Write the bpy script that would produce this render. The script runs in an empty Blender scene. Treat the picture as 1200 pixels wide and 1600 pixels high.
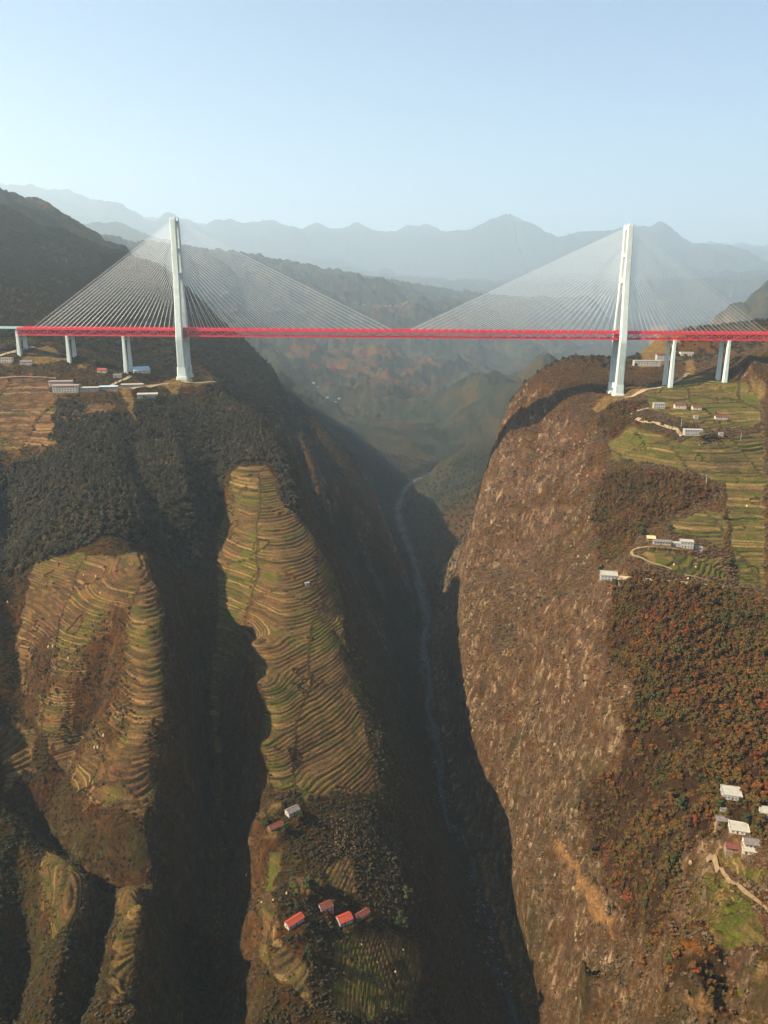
import bpy, bmesh, math, random
import numpy as np
from mathutils import Vector, Matrix

# ------------------------------------------------------------------ camera, sky, sun, exposure
scene = bpy.context.scene
COL = scene.collection
R = math.radians
CAM_Z, FPX, PITCH = 640.0, 1232.0, R(16.0)
SUN_ELEV, SUN_SIDE = R(42.0), R(15.0)         # sun stands left, a little on the viewer's side

cam_d = bpy.data.cameras.new('camera')
cam = bpy.data.objects.new('camera', cam_d); COL.objects.link(cam)
cam.location = (0, 0, CAM_Z); cam.rotation_euler = (R(90) - PITCH, 0, 0)
cam_d.sensor_fit = 'VERTICAL'; cam_d.sensor_height = 36.0; cam_d.lens = FPX / 1600.0 * 36.0
cam_d.clip_start = 1.0; cam_d.clip_end = 160000.0
scene.camera = cam

to_sun = Vector((-math.cos(SUN_ELEV) * math.cos(SUN_SIDE), -math.cos(SUN_ELEV) * math.sin(SUN_SIDE), math.sin(SUN_ELEV)))
world = bpy.data.worlds.new('World'); scene.world = world; world.use_nodes = True
wn = world.node_tree; wn.nodes.clear()
wo = wn.nodes.new('ShaderNodeOutputWorld'); wb = wn.nodes.new('ShaderNodeBackground'); sky = wn.nodes.new('ShaderNodeTexSky')
sky.sky_type = 'NISHITA'; sky.sun_disc = False
sky.sun_elevation = SUN_ELEV; sky.sun_rotation = math.atan2(to_sun.x, to_sun.y)
sky.altitude = 2200.0; sky.air_density = 1.3; sky.dust_density = 0.1; sky.ozone_density = 4.0
wb.inputs['Strength'].default_value = 0.05
wn.links.new(sky.outputs[0], wb.inputs['Color']); wn.links.new(wb.outputs[0], wo.inputs['Surface'])

sun_d = bpy.data.lights.new('sun', 'SUN'); sun_d.energy = 4.9; sun_d.angle = R(0.53); sun_d.color = (1.0, 0.87, 0.68)
sun = bpy.data.objects.new('sun', sun_d); COL.objects.link(sun)
sun.rotation_euler = to_sun.to_track_quat('Z', 'Y').to_euler(); sun.location = (-600, 0, 1500)

vs = scene.view_settings
vs.view_transform = 'Standard'; vs.look = 'None'; vs.exposure = 1.6; vs.gamma = 1.0; vs.use_curve_mapping = False
scene.cycles.use_denoising = True
try: scene.cycles.denoiser = 'OPENIMAGEDENOISE'
except Exception: pass
scene.cycles.max_bounces = 6; scene.cycles.diffuse_bounces = 2; scene.cycles.glossy_bounces = 2
scene.cycles.transmission_bounces = 2; scene.cycles.volume_bounces = 3; scene.cycles.transparent_max_bounces = 6

HAZE_DENSITY, HAZE_COLOR, HAZE_G = 0.56e-4, (0.74, 0.90, 1.0), 0.35

# ------------------------------------------------------------------ helpers: materials, tags, meshes
def tag(o, label=None, cat=None, group=None, kind=None):
    for k, v in (('label', label), ('category', cat), ('group', group), ('kind', kind)):
        if v: o[k] = v
    return o

def new_mat(name):
    m = bpy.data.materials.new(name); m.use_nodes = True
    nt = m.node_tree; nt.nodes.clear()
    out = nt.nodes.new('ShaderNodeOutputMaterial'); b = nt.nodes.new('ShaderNodeBsdfPrincipled')
    nt.links.new(b.outputs[0], out.inputs['Surface'])
    b.inputs['Specular IOR Level'].default_value = 0.2; b.inputs['Roughness'].default_value = 0.9
    return m, nt, b

def N(nt, t, **kw):
    n = nt.nodes.new('ShaderNode' + t)
    for k, v in kw.items():
        if k.startswith('i_'):
            key = k[2:]; key = int(key) if key.isdigit() else key.replace('_', ' ')
            n.inputs[key].default_value = v
        else: setattr(n, k, v)
    return n

def ramp(nt, stops, interp='LINEAR'):
    r = nt.nodes.new('ShaderNodeValToRGB'); cr = r.color_ramp; cr.interpolation = interp
    while len(cr.elements) < len(stops): cr.elements.new(0.5)
    for e, (p, c) in zip(cr.elements, stops):
        e.position = p; e.color = (*c, 1.0) if len(c) == 3 else c
    return r

def mixc(nt, fac, a, b, mode='MIX'):
    m = nt.nodes.new('ShaderNodeMix'); m.data_type = 'RGBA'; m.blend_type = mode
    for s, v in ((0, fac), (6, a), (7, b)):
        if hasattr(v, 'links'): nt.links.new(v, m.inputs[s])
        else: m.inputs[s].default_value = v if s == 0 else ((*v, 1.0) if len(v) == 3 else v)
    return m.outputs[2]

def mth(nt, op, a, b=None, clamp=False):
    m = nt.nodes.new('ShaderNodeMath'); m.operation = op; m.use_clamp = clamp
    for i, v in enumerate((a, b)):
        if v is None: continue
        if hasattr(v, 'links'): nt.links.new(v, m.inputs[i])
        else: m.inputs[i].default_value = v
    return m.outputs[0]

def paint(name, col, rough=0.8, spec=0.2, var=0.25, scale=0.6, streak=0.0, metal=0.0):
    """plain coat with uneven wear: broad blotches, optional rain streaks down the faces"""
    m, nt, b = new_mat(name)
    tc = N(nt, 'TexCoord'); n1 = N(nt, 'TexNoise', i_Scale=scale, i_Detail=5.0, i_Roughness=0.65)
    nt.links.new(tc.outputs['Object'], n1.inputs['Vector'])
    f = mth(nt, 'MULTIPLY', n1.outputs['Fac'], 1.0)
    dark = tuple(c * (1 - var) for c in col); lite = tuple(min(1, c * (1 + var * 0.6)) for c in col)
    r = ramp(nt, ((0.3, dark), (0.7, lite))); nt.links.new(f, r.inputs[0]); c = r.outputs[0]
    if streak:
        mp = N(nt, 'Mapping'); mp.inputs['Scale'].default_value = (0.9, 0.9, 0.03)
        nt.links.new(tc.outputs['Object'], mp.inputs[0])
        n2 = N(nt, 'TexNoise', i_Scale=1.0, i_Detail=4.0); nt.links.new(mp.outputs[0], n2.inputs['Vector'])
        r2 = ramp(nt, ((0.35, (1 - streak,) * 3), (0.6, (1, 1, 1)))); nt.links.new(n2.outputs['Fac'], r2.inputs[0])
        c = mixc(nt, 1.0, c, r2.outputs[0], 'MULTIPLY')
    nt.links.new(c, b.inputs['Base Color'])
    b.inputs['Roughness'].default_value = rough; b.inputs['Specular IOR Level'].default_value = spec; b.inputs['Metallic'].default_value = metal
    return m

def link_mesh(name, me, mat, parent=None, loc=None, rz=None):
    o = bpy.data.objects.new(name, me); COL.objects.link(o)
    if mat is not None and not me.materials: me.materials.append(mat)
    if parent is not None: o.parent = parent
    if loc is not None: o.location = loc
    if rz is not None: o.rotation_euler = (0, 0, rz)
    return o

def empty(name, loc=(0, 0, 0), rz=0.0):
    o = bpy.data.objects.new(name, None); COL.objects.link(o); o.location = loc; o.rotation_euler = (0, 0, rz)
    o.empty_display_size = 1.0
    return o

class MB:
    """collects boxes, bars, lofts and polygons into one mesh"""
    def __init__(s): s.v = []; s.f = []
    def poly(s, pts, faces):
        k = len(s.v); s.v += [tuple(p) for p in pts]; s.f += [tuple(i + k for i in f) for f in faces]; return s
    def box(s, c, d, rz=0.0):
        x, y, z = (q / 2 for q in d); cs, sn = math.cos(rz), math.sin(rz)
        P = [(a * x, b * y, e * z) for e in (-1, 1) for a, b in ((-1, -1), (1, -1), (1, 1), (-1, 1))]
        P = [(c[0] + p[0] * cs - p[1] * sn, c[1] + p[0] * sn + p[1] * cs, c[2] + p[2]) for p in P]
        return s.poly(P, [(3, 2, 1, 0), (4, 5, 6, 7), (0, 1, 5, 4), (1, 2, 6, 5), (2, 3, 7, 6), (3, 0, 4, 7)])
    def bar(s, a, b, w, h=None, n=4):
        a, b = Vector(a), Vector(b); h = h or w; d = (b - a).normalized()
        up = Vector((0, 0, 1)) if abs(d.z) < 0.98 else Vector((0, 1, 0))
        x = d.cross(up).normalized(); y = x.cross(d).normalized()
        if n == 4: ring = [(-.5, -.5), (.5, -.5), (.5, .5), (-.5, .5)]
        else: ring = [(.5 * math.cos(2 * math.pi * i / n), .5 * math.sin(2 * math.pi * i / n)) for i in range(n)]
        P = [q + x * (u * w) + y * (v * h) for q in (a, b) for u, v in ring]
        return s.poly(P, [tuple(range(n))[::-1], tuple(range(n, 2 * n))] + [(i, (i + 1) % n, n + (i + 1) % n, n + i) for i in range(n)])
    def loft(s, secs):
        """secs: list of (cx, cy, z, wx, wy, chamfer)"""
        k = 8; P = []
        for cx, cy, z, wx, wy, ch in secs:
            a, b = wx / 2, wy / 2
            for px, py in ((-a + ch, -b), (a - ch, -b), (a, -b + ch), (a, b - ch), (a - ch, b), (-a + ch, b), (-a, b - ch), (-a, -b + ch)):
                P.append((cx + px, cy + py, z))
        F = [tuple(range(k))[::-1], tuple(range((len(secs) - 1) * k, len(secs) * k))]
        for j in range(len(secs) - 1):
            for i in range(k): F.append((j * k + i, j * k + (i + 1) % k, (j + 1) * k + (i + 1) % k, (j + 1) * k + i))
        return s.poly(P, F)
    def mesh(s, name):
        me = bpy.data.meshes.new(name); me.from_pydata(s.v, [], s.f); me.update(); return me
    def build(s, name, mat, parent=None, loc=None, rz=None):
        return link_mesh(name, s.mesh(name), mat, parent, loc, rz)

# ------------------------------------------------------------------ numeric noise
rng = np.random.default_rng(7); random.seed(7)
_perm = np.concatenate([rng.permutation(512)] * 3); _val = rng.uniform(0, 1, 512)
_ang = rng.uniform(0, 2 * np.pi, 512 * 512); _gx = np.cos(_ang).astype(np.float32); _gy = np.sin(_ang).astype(np.float32)
def gnoise(x, y, seed=0):
    x = np.asarray(x); y = np.asarray(y); xf = np.floor(x); yf = np.floor(y)
    xi = xf.astype(np.int32) + seed * 37; yi = yf.astype(np.int32) + seed * 91
    xf = (x - xf).astype(np.float32); yf = (y - yf).astype(np.float32)
    u = xf * xf * xf * (xf * (xf * 6 - 15) + 10); v = yf * yf * yf * (yf * (yf * 6 - 15) + 10)
    x0 = (xi & 511) << 9; x1 = ((xi + 1) & 511) << 9; y0 = yi & 511; y1 = (yi + 1) & 511; xm = xf - 1; ym = yf - 1
    def g(h, p, r): return _gx.take(h) * p + _gy.take(h) * r
    a = g(x0 | y0, xf, yf); b = g(x1 | y0, xm, yf); a += u * (b - a)
    c = g(x0 | y1, xf, ym); d = g(x1 | y1, xm, ym); c += u * (d - c)
    return (a + v * (c - a)) * np.float32(1.5)
def fbm(x, y, scale, octs=4, seed=0, gain=0.5):
    s = 0; a = 1.0; f = 1.0 / scale; t = 0
    for o in range(octs):
        s = s + a * gnoise(x * f + o * 17.3, y * f - o * 9.1, seed + o); t += a; a *= gain; f *= 2.03
    return s / t
def ridged(x, y, scale, octs=4, seed=0, gain=0.5):
    s = 0; a = 1.0; f = 1.0 / scale; t = 0
    for o in range(octs):
        s = s + a * (1 - np.abs(gnoise(x * f + o * 5.3, y * f + o * 3.7, seed + o)) * 1.6); t += a; a *= gain; f *= 2.07
    return s / t
def hash01(a, seed=0):
    a = np.asarray(a).astype(np.int64); return _val[_perm[_perm[(a + seed * 13) & 511] + ((a >> 9) & 511)] & 511]
def sstep(a, b, x):
    t = np.clip((x - a) / (b - a), 0, 1); return t * t * (3 - 2 * t)

# ------------------------------------------------------------------ terrain: survey points, then an interpolated sheet
SP, CP = math.sin(PITCH), math.cos(PITCH)
def ray(u, v):
    q = -(v - 800.0) / FPX
    return np.array(((u - 600.0) / FPX, CP + q * SP, -SP + q * CP))
def far(y): return np.where(np.asarray(y) < 2500, y, 2500 + (np.asarray(y) - 2500.0) * 6.2)      # the country beyond the gorge lies well back
def P(u, v, y):
    d = ray(u, v); y = float(far(y)); return np.array((0, 0, CAM_Z)) + d * (y / d[1])
pts = []
def line(ps, step=45.0):
    ps = [np.asarray(p, float) for p in ps]; pts.append(ps[0])
    for a, b in zip(ps, ps[1:]):
        n = max(1, int(np.linalg.norm(b[:2] - a[:2]) / step))
        for i in range(1, n + 1): pts.append(a + (b - a) * i / n)
RIV = np.array([(-900, 60), (-300, 140), (200, 138), (400, 132), (556, 118), (627, 110), (712, 103), (761, 98), (850, 80), (1000, 75), (1290, 73), (1480, 86), (1786, 74),
                (2100, 44), (2232, 40), (2420, 58), (2560, 92), (2660, 150), (2740, 250), (2830, 420), (3000, 700), (3600, 1150), (5000, 1900), (9000, 2800), (15000, 4000)], float)
def riv_x(y): return np.interp(y, RIV[:, 0], RIV[:, 1])
def riv_z(y): return np.interp(y, (0, 1500, 3400, 15000), (0, 0, 14, 150))
for y in list(range(-600, 2700, 26)) + list(range(2700, 6600, 90)) + list(range(6600, 14800, 400)):
    rx, rz = riv_x(y), riv_z(y); w = 13 if y > 900 else 10
    slope = (riv_x(y + 10) - riv_x(y - 10)) / 20; c = 1 / math.hypot(1, slope)
    pts += [np.array((rx, y, rz - 1)), np.array((rx - w * (1.3 if c > .9 else 2), y, rz + 4)), np.array((rx + w * (1.25 if c > .9 else 2), y, rz + 4))]
def PP(l): return [P(*p) for p in l]
def massif(l):
    for k in (1.0, 1.05, 1.11, 1.18): pts.extend(P(u, v + (0, 1, 4, 10)[int((k - 1) * 18 + 0.2)], 2500 + (y - 2500) * k) for u, v, y in l)
# brow of the left bank
line(PP([(400, 640, 1250), (455, 700, 1155), (492, 800, 1040), (530, 900, 940), (555, 1000, 850), (600, 1100, 785), (638, 1200, 720), (650, 1300, 650), (662, 1400, 585), (716, 1600, 490)]), 30)
line([(70, 400, 60), (60, 150, 55), (0, -100, 50)])
# lower edge of the right wall
line(PP([(832, 1600, 535), (800, 1500, 600), (765, 1350, 690), (742, 1200, 790), (716, 1060, 960), (712, 960, 1100), (722, 900, 1180), (757, 790, 1290), (772, 700, 1350), (800, 620, 1400), (845, 580, 1440), (900, 553, 1450)]), 26)
line([(128, 500, 34), (140, 350, 30), (160, 100, 30)])
# big right face, plateau, forest, hamlet bench
for p in [(962, 618, 1290), (1000, 650, 1140), (1080, 675, 1080), (1180, 625, 1230), (1100, 800, 930), (1180, 800, 930), (1000, 850, 850), (1180, 930, 800), (960, 930, 770),
          (950, 897, 800), (1000, 1000, 690), (1150, 1050, 650), (1100, 1150, 575), (1140, 1240, 520), (1160, 1320, 480), (1130, 1420, 430), (1180, 1600, 350), (1020, 1500, 400),
          (900, 1400, 480), (855, 1500, 490), (1010, 1600, 365), (890, 1560, 450), (900, 1200, 640), (850, 1100, 760), (800, 1300, 640), (800, 1000, 950), (900, 1000, 800),
          (800, 800, 1200), (850, 700, 1260), (900, 800, 1050), (900, 650, 1250), (940, 720, 1100), (850, 900, 1000), (760, 1100, 880), (760, 900, 1140), (800, 900, 1080),
          (960, 1100, 640), (1010, 565, 1450), (1100, 560, 1500), (1045, 605, 1290), (1132, 597, 1290), (1185, 575, 1290), (1200, 548, 1350), (1045, 520, 1650), (1230, 700, 1080), (1300, 900, 800), (1300, 1200, 520),
          (1000, 600, 1350), (930, 590, 1370), (1060, 590, 1370)]: pts.append(P(*p))
line(PP([(900, 553, 1450), (950, 560, 1480), (1000, 560, 1500)]))
line([(580, 1680, 545), (720, 1800, 520), (950, 2100, 500)]); line([(420, 1650, 430), (500, 1900, 300), (520, 2200, 260), (700, 2600, 300)])
line([(240, 1560, 330), (330, 1620, 380)]); pts += [np.array(p, float) for p in [(700, 400, 330), (900, 900, 480), (1000, 300, 420), (800, -300, 380), (800, 1400, 570), (1300, 1500, 600), (350, 200, 200), (400, -300, 200)]]
# benches low on the right bank beyond the bridge
for p in [(740, 716, 2380), (775, 690, 2460), (700, 726, 2400), (688, 716, 2460), (720, 700, 2490), (675, 742, 2420), (760, 688, 2490), (700, 800, 1950), (745, 770, 1950), (690, 840, 1850), (715, 850, 1800), (770, 730, 2300), (715, 760, 2150)]: pts.append(P(*p))
# terraced spur
line(PP([(300, 600, 1290), (345, 660, 1180), (365, 735, 1050), (392, 800, 965), (430, 900, 865), (455, 1000, 780), (468, 1100, 700), (475, 1200, 640), (490, 1280, 590), (510, 1430, 505), (520, 1600, 422)]), 40)
line(PP([(392, 1000, 760), (402, 1060, 700), (405, 1160, 640), (400, 1270, 575), (400, 1400, 500), (400, 1600, 412)]), 40)
line([(-20, 300, 160), (-40, 100, 140)])
# ravine left of it
line([(-228, 1010, 372), (-220, 900, 292), (-202, 800, 218), (-180, 700, 155), (-158, 600, 112), (-140, 500, 82), (-122, 420, 64), (-96, 340, 52), (-50, 200, 35), (40, 20, 10)], 30)
# left block: brow and face
line(PP([(235, 870, 800), (270, 950, 720), (285, 1050, 660), (290, 1150, 600), (270, 1270, 545), (235, 1330, 510)]), 30)
for p in [(150, 900, 770), (150, 1000, 680), (150, 1100, 640), (150, 1200, 585), (90, 1000, 690), (60, 1150, 615), (60, 900, 780), (0, 950, 740), (-60, 1100, 660),
          (150, 1330, 505), (110, 1450, 435), (80, 1600, 370), (200, 1345, 505), (230, 1450, 445), (215, 1600, 375), (0, 1300, 520), (-100, 1400, 480), (-60, 1600, 375),
          (197, 578, 1310), (108, 558, 1310), (25, 542, 1310), (100, 607, 1200), (200, 603, 1215), (0, 640, 1130), (50, 680, 1060), (200, 640, 1120), (200, 700, 1030), (100, 750, 950), (200, 800, 880),
          (100, 860, 820), (0, 560, 1270), (-150, 600, 1250), (280, 700, 1090), (300, 780, 960), (20, 800, 900), (-80, 800, 900), (284, 592, 1290), (340, 597, 1290), (250, 600, 1260), (310, 640, 1200)]: pts.append(P(*p))
pts += [np.array(p, float) for p in [(-440, 600, 350), (-440, 400, 310), (-600, 700, 470), (-600, 300, 380), (-900, 1000, 620), (-900, 300, 520), (-500, 0, 350), (-700, -400, 400), (-250, 150, 190), (-1300, 1300, 760), (-300, -300, 230)]]
# mountain behind the left tower, its spur falling to the river
line(PP([(650, 925, 1480), (620, 850, 1550), (590, 780, 1600), (560, 720, 1680), (500, 660, 1780), (440, 590, 1900), (390, 540, 2050), (330, 480, 2250), (260, 430, 2480), (190, 390, 2600), (100, 340, 2720), (0, 305, 2850), (-120, 270, 3000)]), 70)
line([(-480, 1450, 520), (-330, 1430, 440), (-170, 1400, 290), (10, 1385, 60)], 40)
for p in [(0, 500, 1520), (150, 505, 1560), (330, 585, 1520), (100, 420, 2300), (230, 480, 2000)]: pts.append(P(*p))
line([(-1300, 4600, 560), (-700, 3500, 400), (-200, 2750, 200), (-20, 2450, 70)], 90); pts += [np.array((-2000, 2600, 950.)), np.array((-2200, 1800, 1000.))]
# middle hill and the country beyond
line(PP([(330, 395, 3700), (420, 400, 3600), (480, 430, 3520), (560, 434, 3480), (640, 462, 3400), (700, 492, 3300), (760, 548, 3150), (795, 600, 2950)]), 150)
for p in [(550, 550, 2950), (640, 690, 2560), (480, 600, 2720), (600, 600, 2800), (690, 600, 2860), (420, 500, 3100), (560, 660, 2640), (640, 530, 3120), (720, 570, 2960), (660, 650, 2680)]: pts.append(P(*p))
for p in [(1200, 430, 3000), (1120, 450, 2900), (1040, 478, 2700), (900, 520, 2600), (850, 540, 2700), (1250, 470, 2900), (1350, 420, 3300), (840, 470, 3900), (930, 450, 4200), (700, 440, 5000), (600, 425, 5600), (1000, 440, 4500), (850, 430, 5400), (1150, 425, 5200),
          (730, 470, 4400), (120, 345, 4700), (185, 343, 4600), (235, 375, 4500), (60, 370, 4600), (290, 410, 4900), (480, 400, 5700), (350, 385, 6000)]: pts.append(P(*p))
massif([(690, 380, 6900), (720, 356, 6700), (738, 364, 6600), (765, 344, 6300), (790, 331, 6300), (812, 346, 6300), (830, 341, 6300), (850, 362, 6300), (872, 378, 6300), (900, 362, 6300), (920, 355, 6300), (945, 369, 6250), (975, 354, 6200), (1000, 366, 6100), (1020, 352, 6000), (1035, 341, 6000), (1055, 362, 6000), (1080, 388, 5900), (1110, 380, 5850), (1135, 393, 5800), (1165, 388, 5700), (1195, 411, 5600), (1290, 400, 5600)])
massif([(240, 368, 6300), (290, 346, 6400), (320, 360, 6400), (360, 342, 6450), (390, 358, 6500), (420, 338, 6500), (440, 346, 6500), (470, 364, 6550), (500, 346, 6600), (530, 364, 6650), (560, 340, 6700), (590, 364, 6750), (610, 370, 6800), (640, 350, 6850), (660, 354, 6900), (680, 346, 6900), (700, 364, 6900)])
massif([(-200, 280, 6300), (20, 288, 6300), (50, 300, 6300), (85, 294, 6300), (130, 314, 6300), (170, 306, 6300), (200, 322, 6300), (260, 322, 6350), (300, 340, 6400), (340, 340, 6400), (430, 358, 6500), (560, 360, 8000), (800, 376, 8300), (1000, 384, 8300), (1300, 388, 8300)])
for p in [(-12000, 18000, 1700), (-16000, 25000, 2000), (22000, 30000, 1700), (10000, 13000, 1000), (-8000, 13000, 1350), (34000, 60000, 1300), (-36000, 60000, 1500), (0, 78000, 1000), (24000, 78000, 1000), (-24000, 78000, 1000), (0, -900, 60), (2500, 1000, 700), (-2800, 500, 900), (2500, -500, 700), (0, 24000, 720), (-4500, 22000, 800), (8000, 44000, 800), (3000, 23000, 700)]: pts.append(np.array(p, float))
pts = np.array(pts)
# drop near-duplicates
keep = []; seen = set()
for i, p in enumerate(pts):
    cell = 9.0 if p[1] < 2700 else 80.0
    k = (round(p[0] / cell), round(p[1] / cell), cell)
    if k not in seen: seen.add(k); keep.append(i)
pts = pts[keep]
def solve_rbf(p):
    n = len(p); d = np.hypot(p[:, None, 0] - p[None, :, 0], p[:, None, 1] - p[None, :, 1])
    A = np.zeros((n + 3, n + 3)); A[:n, :n] = -d - np.eye(n) * 0.6; A[:n, n] = 1; A[:n, n + 1:] = p[:, :2] / 1000; A[n:, :n] = A[:n, n:].T
    return np.linalg.solve(A, np.concatenate([p[:, 2], np.zeros(3)]))
W = solve_rbf(pts)
def rbf(x, y):
    o = np.empty(x.shape); xf = x.ravel(); yf = y.ravel(); of = o.ravel(); n = len(pts)
    for a in range(0, xf.size, 20000):
        b = min(a + 20000, xf.size)
        d = np.sqrt((xf[a:b, None] - pts[None, :, 0]) ** 2 + (yf[a:b, None] - pts[None, :, 1]) ** 2)
        of[a:b] = -d @ W[:n] + W[n] + xf[a:b] / 1000 * W[n + 1] + yf[a:b] / 1000 * W[n + 2]
    return of.reshape(x.shape)
# sheet layout: rows run away from the viewer with growing spacing, columns spread with them
rows = [np.arange(-1000, 210, 30.0)]
yy = [220.0]
while yy[-1] < 2200: yy.append(yy[-1] * 1.0030)
while yy[-1] < 9500: yy.append(yy[-1] * 1.0056)
while yy[-1] < 80000: yy.append(yy[-1] * 1.014)
rows = np.concatenate([rows[0], yy]); 
dense = np.linspace(-0.56, 0.50, 790); g = 0.50 + np.cumsum(np.linspace(0.004, 0.11, 36)); gl = -0.56 - np.cumsum(np.linspace(0.004, 0.11, 36))
cols = np.concatenate([gl[::-1], dense, g])
def wid(y): return np.maximum(y, 0) + 250.0
NR, NC = len(rows), len(cols)
K = 3
ri = np.unique(np.append(np.arange(0, NR, K), NR - 1)); ci = np.unique(np.append(np.arange(0, NC, K), NC - 1))
Zc = rbf(cols[ci][None, :] * wid(rows[ri])[:, None], np.repeat(rows[ri][:, None], len(ci), 1))
def upsample(Zs):
    t = np.interp(np.arange(NC), ci, np.arange(len(ci))); j = np.minimum(t.astype(int), len(ci) - 2); f = t - j
    A = Zs[:, j] * (1 - f) + Zs[:, j + 1] * f
    t = np.interp(np.arange(NR), ri, np.arange(len(ri))); j = np.minimum(t.astype(int), len(ri) - 2); f = (t - j)[:, None]
    return A[j] * (1 - f) + A[j + 1] * f
Y = np.repeat(rows[:, None], NC, 1); X = cols[None, :] * wid(rows)[:, None]
Z0 = upsample(Zc)
def blur(a, n=1):
    for _ in range(n):
        b = a.copy(); b[1:-1] = (a[:-2] + 2 * a[1:-1] + a[2:]) / 4; a = b.copy(); a[:, 1:-1] = (b[:, :-2] + 2 * b[:, 1:-1] + b[:, 2:]) / 4
    return a
Z0 = blur(Z0, 4)
# ------------------------------------------------------------------ relief: gullies, ridges, roughness
def seg_dist(ps, x, y):
    """distance to a polyline, and position along it 0..1"""
    best = np.full(x.shape, 1e9); along = np.zeros(x.shape); n = len(ps) - 1
    for i in range(n):
        a, b = np.asarray(ps[i][:2], float), np.asarray(ps[i + 1][:2], float); d = b - a; L = d @ d
        t = np.clip(((x - a[0]) * d[0] + (y - a[1]) * d[1]) / L, 0, 1)
        r = np.hypot(x - a[0] - t * d[0], y - a[1] - t * d[1]); m = r < best
        best = np.where(m, r, best); along = np.where(m, (i + t) / n, along)
    return best, along
class Ground:
    def __init__(s, Z): s.Z = Z
    def __call__(s, x, y):
        x = np.asarray(x, float); y = np.asarray(y, float)
        r = np.interp(y, rows, np.arange(NR)); c = np.interp(x / wid(y), cols, np.arange(NC))
        j = np.minimum(r.astype(int), NR - 2); i = np.minimum(c.astype(int), NC - 2); fr = r - j; fc = c - i
        Z = s.Z
        return (Z[j, i] * (1 - fc) + Z[j, i + 1] * fc) * (1 - fr) + (Z[j + 1, i] * (1 - fc) + Z[j + 1, i + 1] * fc) * fr
def hit(G, u, v, y0=180.0, y1=76000.0):
    """where the line of sight through photo pixel (u, v) meets the ground"""
    d = ray(u, v); yv = np.concatenate([np.arange(y0, 2400, 2.0), np.geomspace(2400, y1, 1400)])
    x = d[0] / d[1] * yv; z = CAM_Z + d[2] / d[1] * yv
    below = z < G(x, yv); k = int(np.argmax(below)) if below.any() else len(yv) - 1
    a, b = yv[max(k - 1, 0)], yv[k]
    for _ in range(12):
        m = (a + b) / 2
        if CAM_Z + d[2] / d[1] * m < G(d[0] / d[1] * m, m): b = m
        else: a = m
    return np.array((d[0] / d[1] * b, b, CAM_Z + d[2] / d[1] * b))
G0 = Ground(Z0)
rxg = riv_x(Y); rd = np.abs(X - rxg)
calm = sstep(14, 60, rd)
Z = Z0.copy()
wx = X + 26 * fbm(X, Y, 120, 3, 3); wy = Y + 26 * fbm(X, Y, 120, 3, 5)
def carve(px, depth, width, up=False, jag=1.0):
    ps = [hit(G0, *p)[:2] if len(p) == 2 else np.array(p[:2], float) for p in px]
    jx = X + (wx - X) * 0.35 * jag; jy = Y + (wy - Y) * 0.35 * jag
    d, t = seg_dist(ps, jx, jy)
    prof = np.exp(-(d / width) ** 1.5) * (0.35 + 0.65 * np.sin(np.pi * np.clip(t * 0.86 + 0.08, 0, 1)))
    return (depth if up else -depth) * prof
dz = np.zeros_like(Z)
# the dark gullies of the left bank
dz += carve([(185, 965), (150, 1060), (115, 1130), (75, 1195), (45, 1225)], 26, 17)
dz += carve([(0, 1190), (45, 1225), (100, 1275), (160, 1320), (230, 1352), (290, 1385), (320, 1470)], 46, 17)
dz += carve([(10, 880), (25, 980), (30, 1080), (40, 1180)], 34, 28)
dz += carve([(160, 1345), (152, 1420), (130, 1500), (110, 1590)], 30, 10)
dz += carve([(30, 1330), (25, 1450), (10, 1590)], 40, 18)
dz += carve([(290, 1390), (300, 1470), (310, 1590)], 26, 20)
dz += carve([(0, 690), (10, 760), (0, 850)], 40, 30)
dz += carve([(195, 650), (215, 730), (250, 800), (262, 850)], 17, 15)
dz += carve([(330, 700), (345, 770), (340, 840)], 26, 20)
dz += carve([(262, 650), (270, 720), (300, 800)], 12, 16, True)
dz += carve([(110, 720), (140, 800), (170, 850)], 12, 30, True)
dz += carve([(105, 1300), (110, 1400), (90, 1500), (70, 1590)], 8, 17, True)
dz += carve([(205, 1350), (222, 1450), (212, 1590)], 22, 20, True)
dz += carve([(470, 690), (500, 770), (520, 850)], 22, 14, True)          # rocky ribs in the left wall
dz += carve([(440, 640), (470, 720), (500, 830), (560, 960)], 20, 12)
dz += carve([(560, 800), (600, 900), (640, 980)], 22, 22)
dz += carve([(420, 560), (470, 650), (540, 760), (600, 880)], 30, 26)
# right bank
dz += carve([(985, 1385), (1000, 1490), (985, 1590)], 16, 12)
dz += carve([(1140, 1490), (1155, 1560), (1150, 1600)], 20, 13)
dz += carve([(885, 600), (850, 640), (800, 690)], 12, 22)
dz += carve([(1160, 560), (1180, 590), (1195, 620)], 14, 14, True)
Z += dz * sstep(10, 45, rd)
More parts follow.
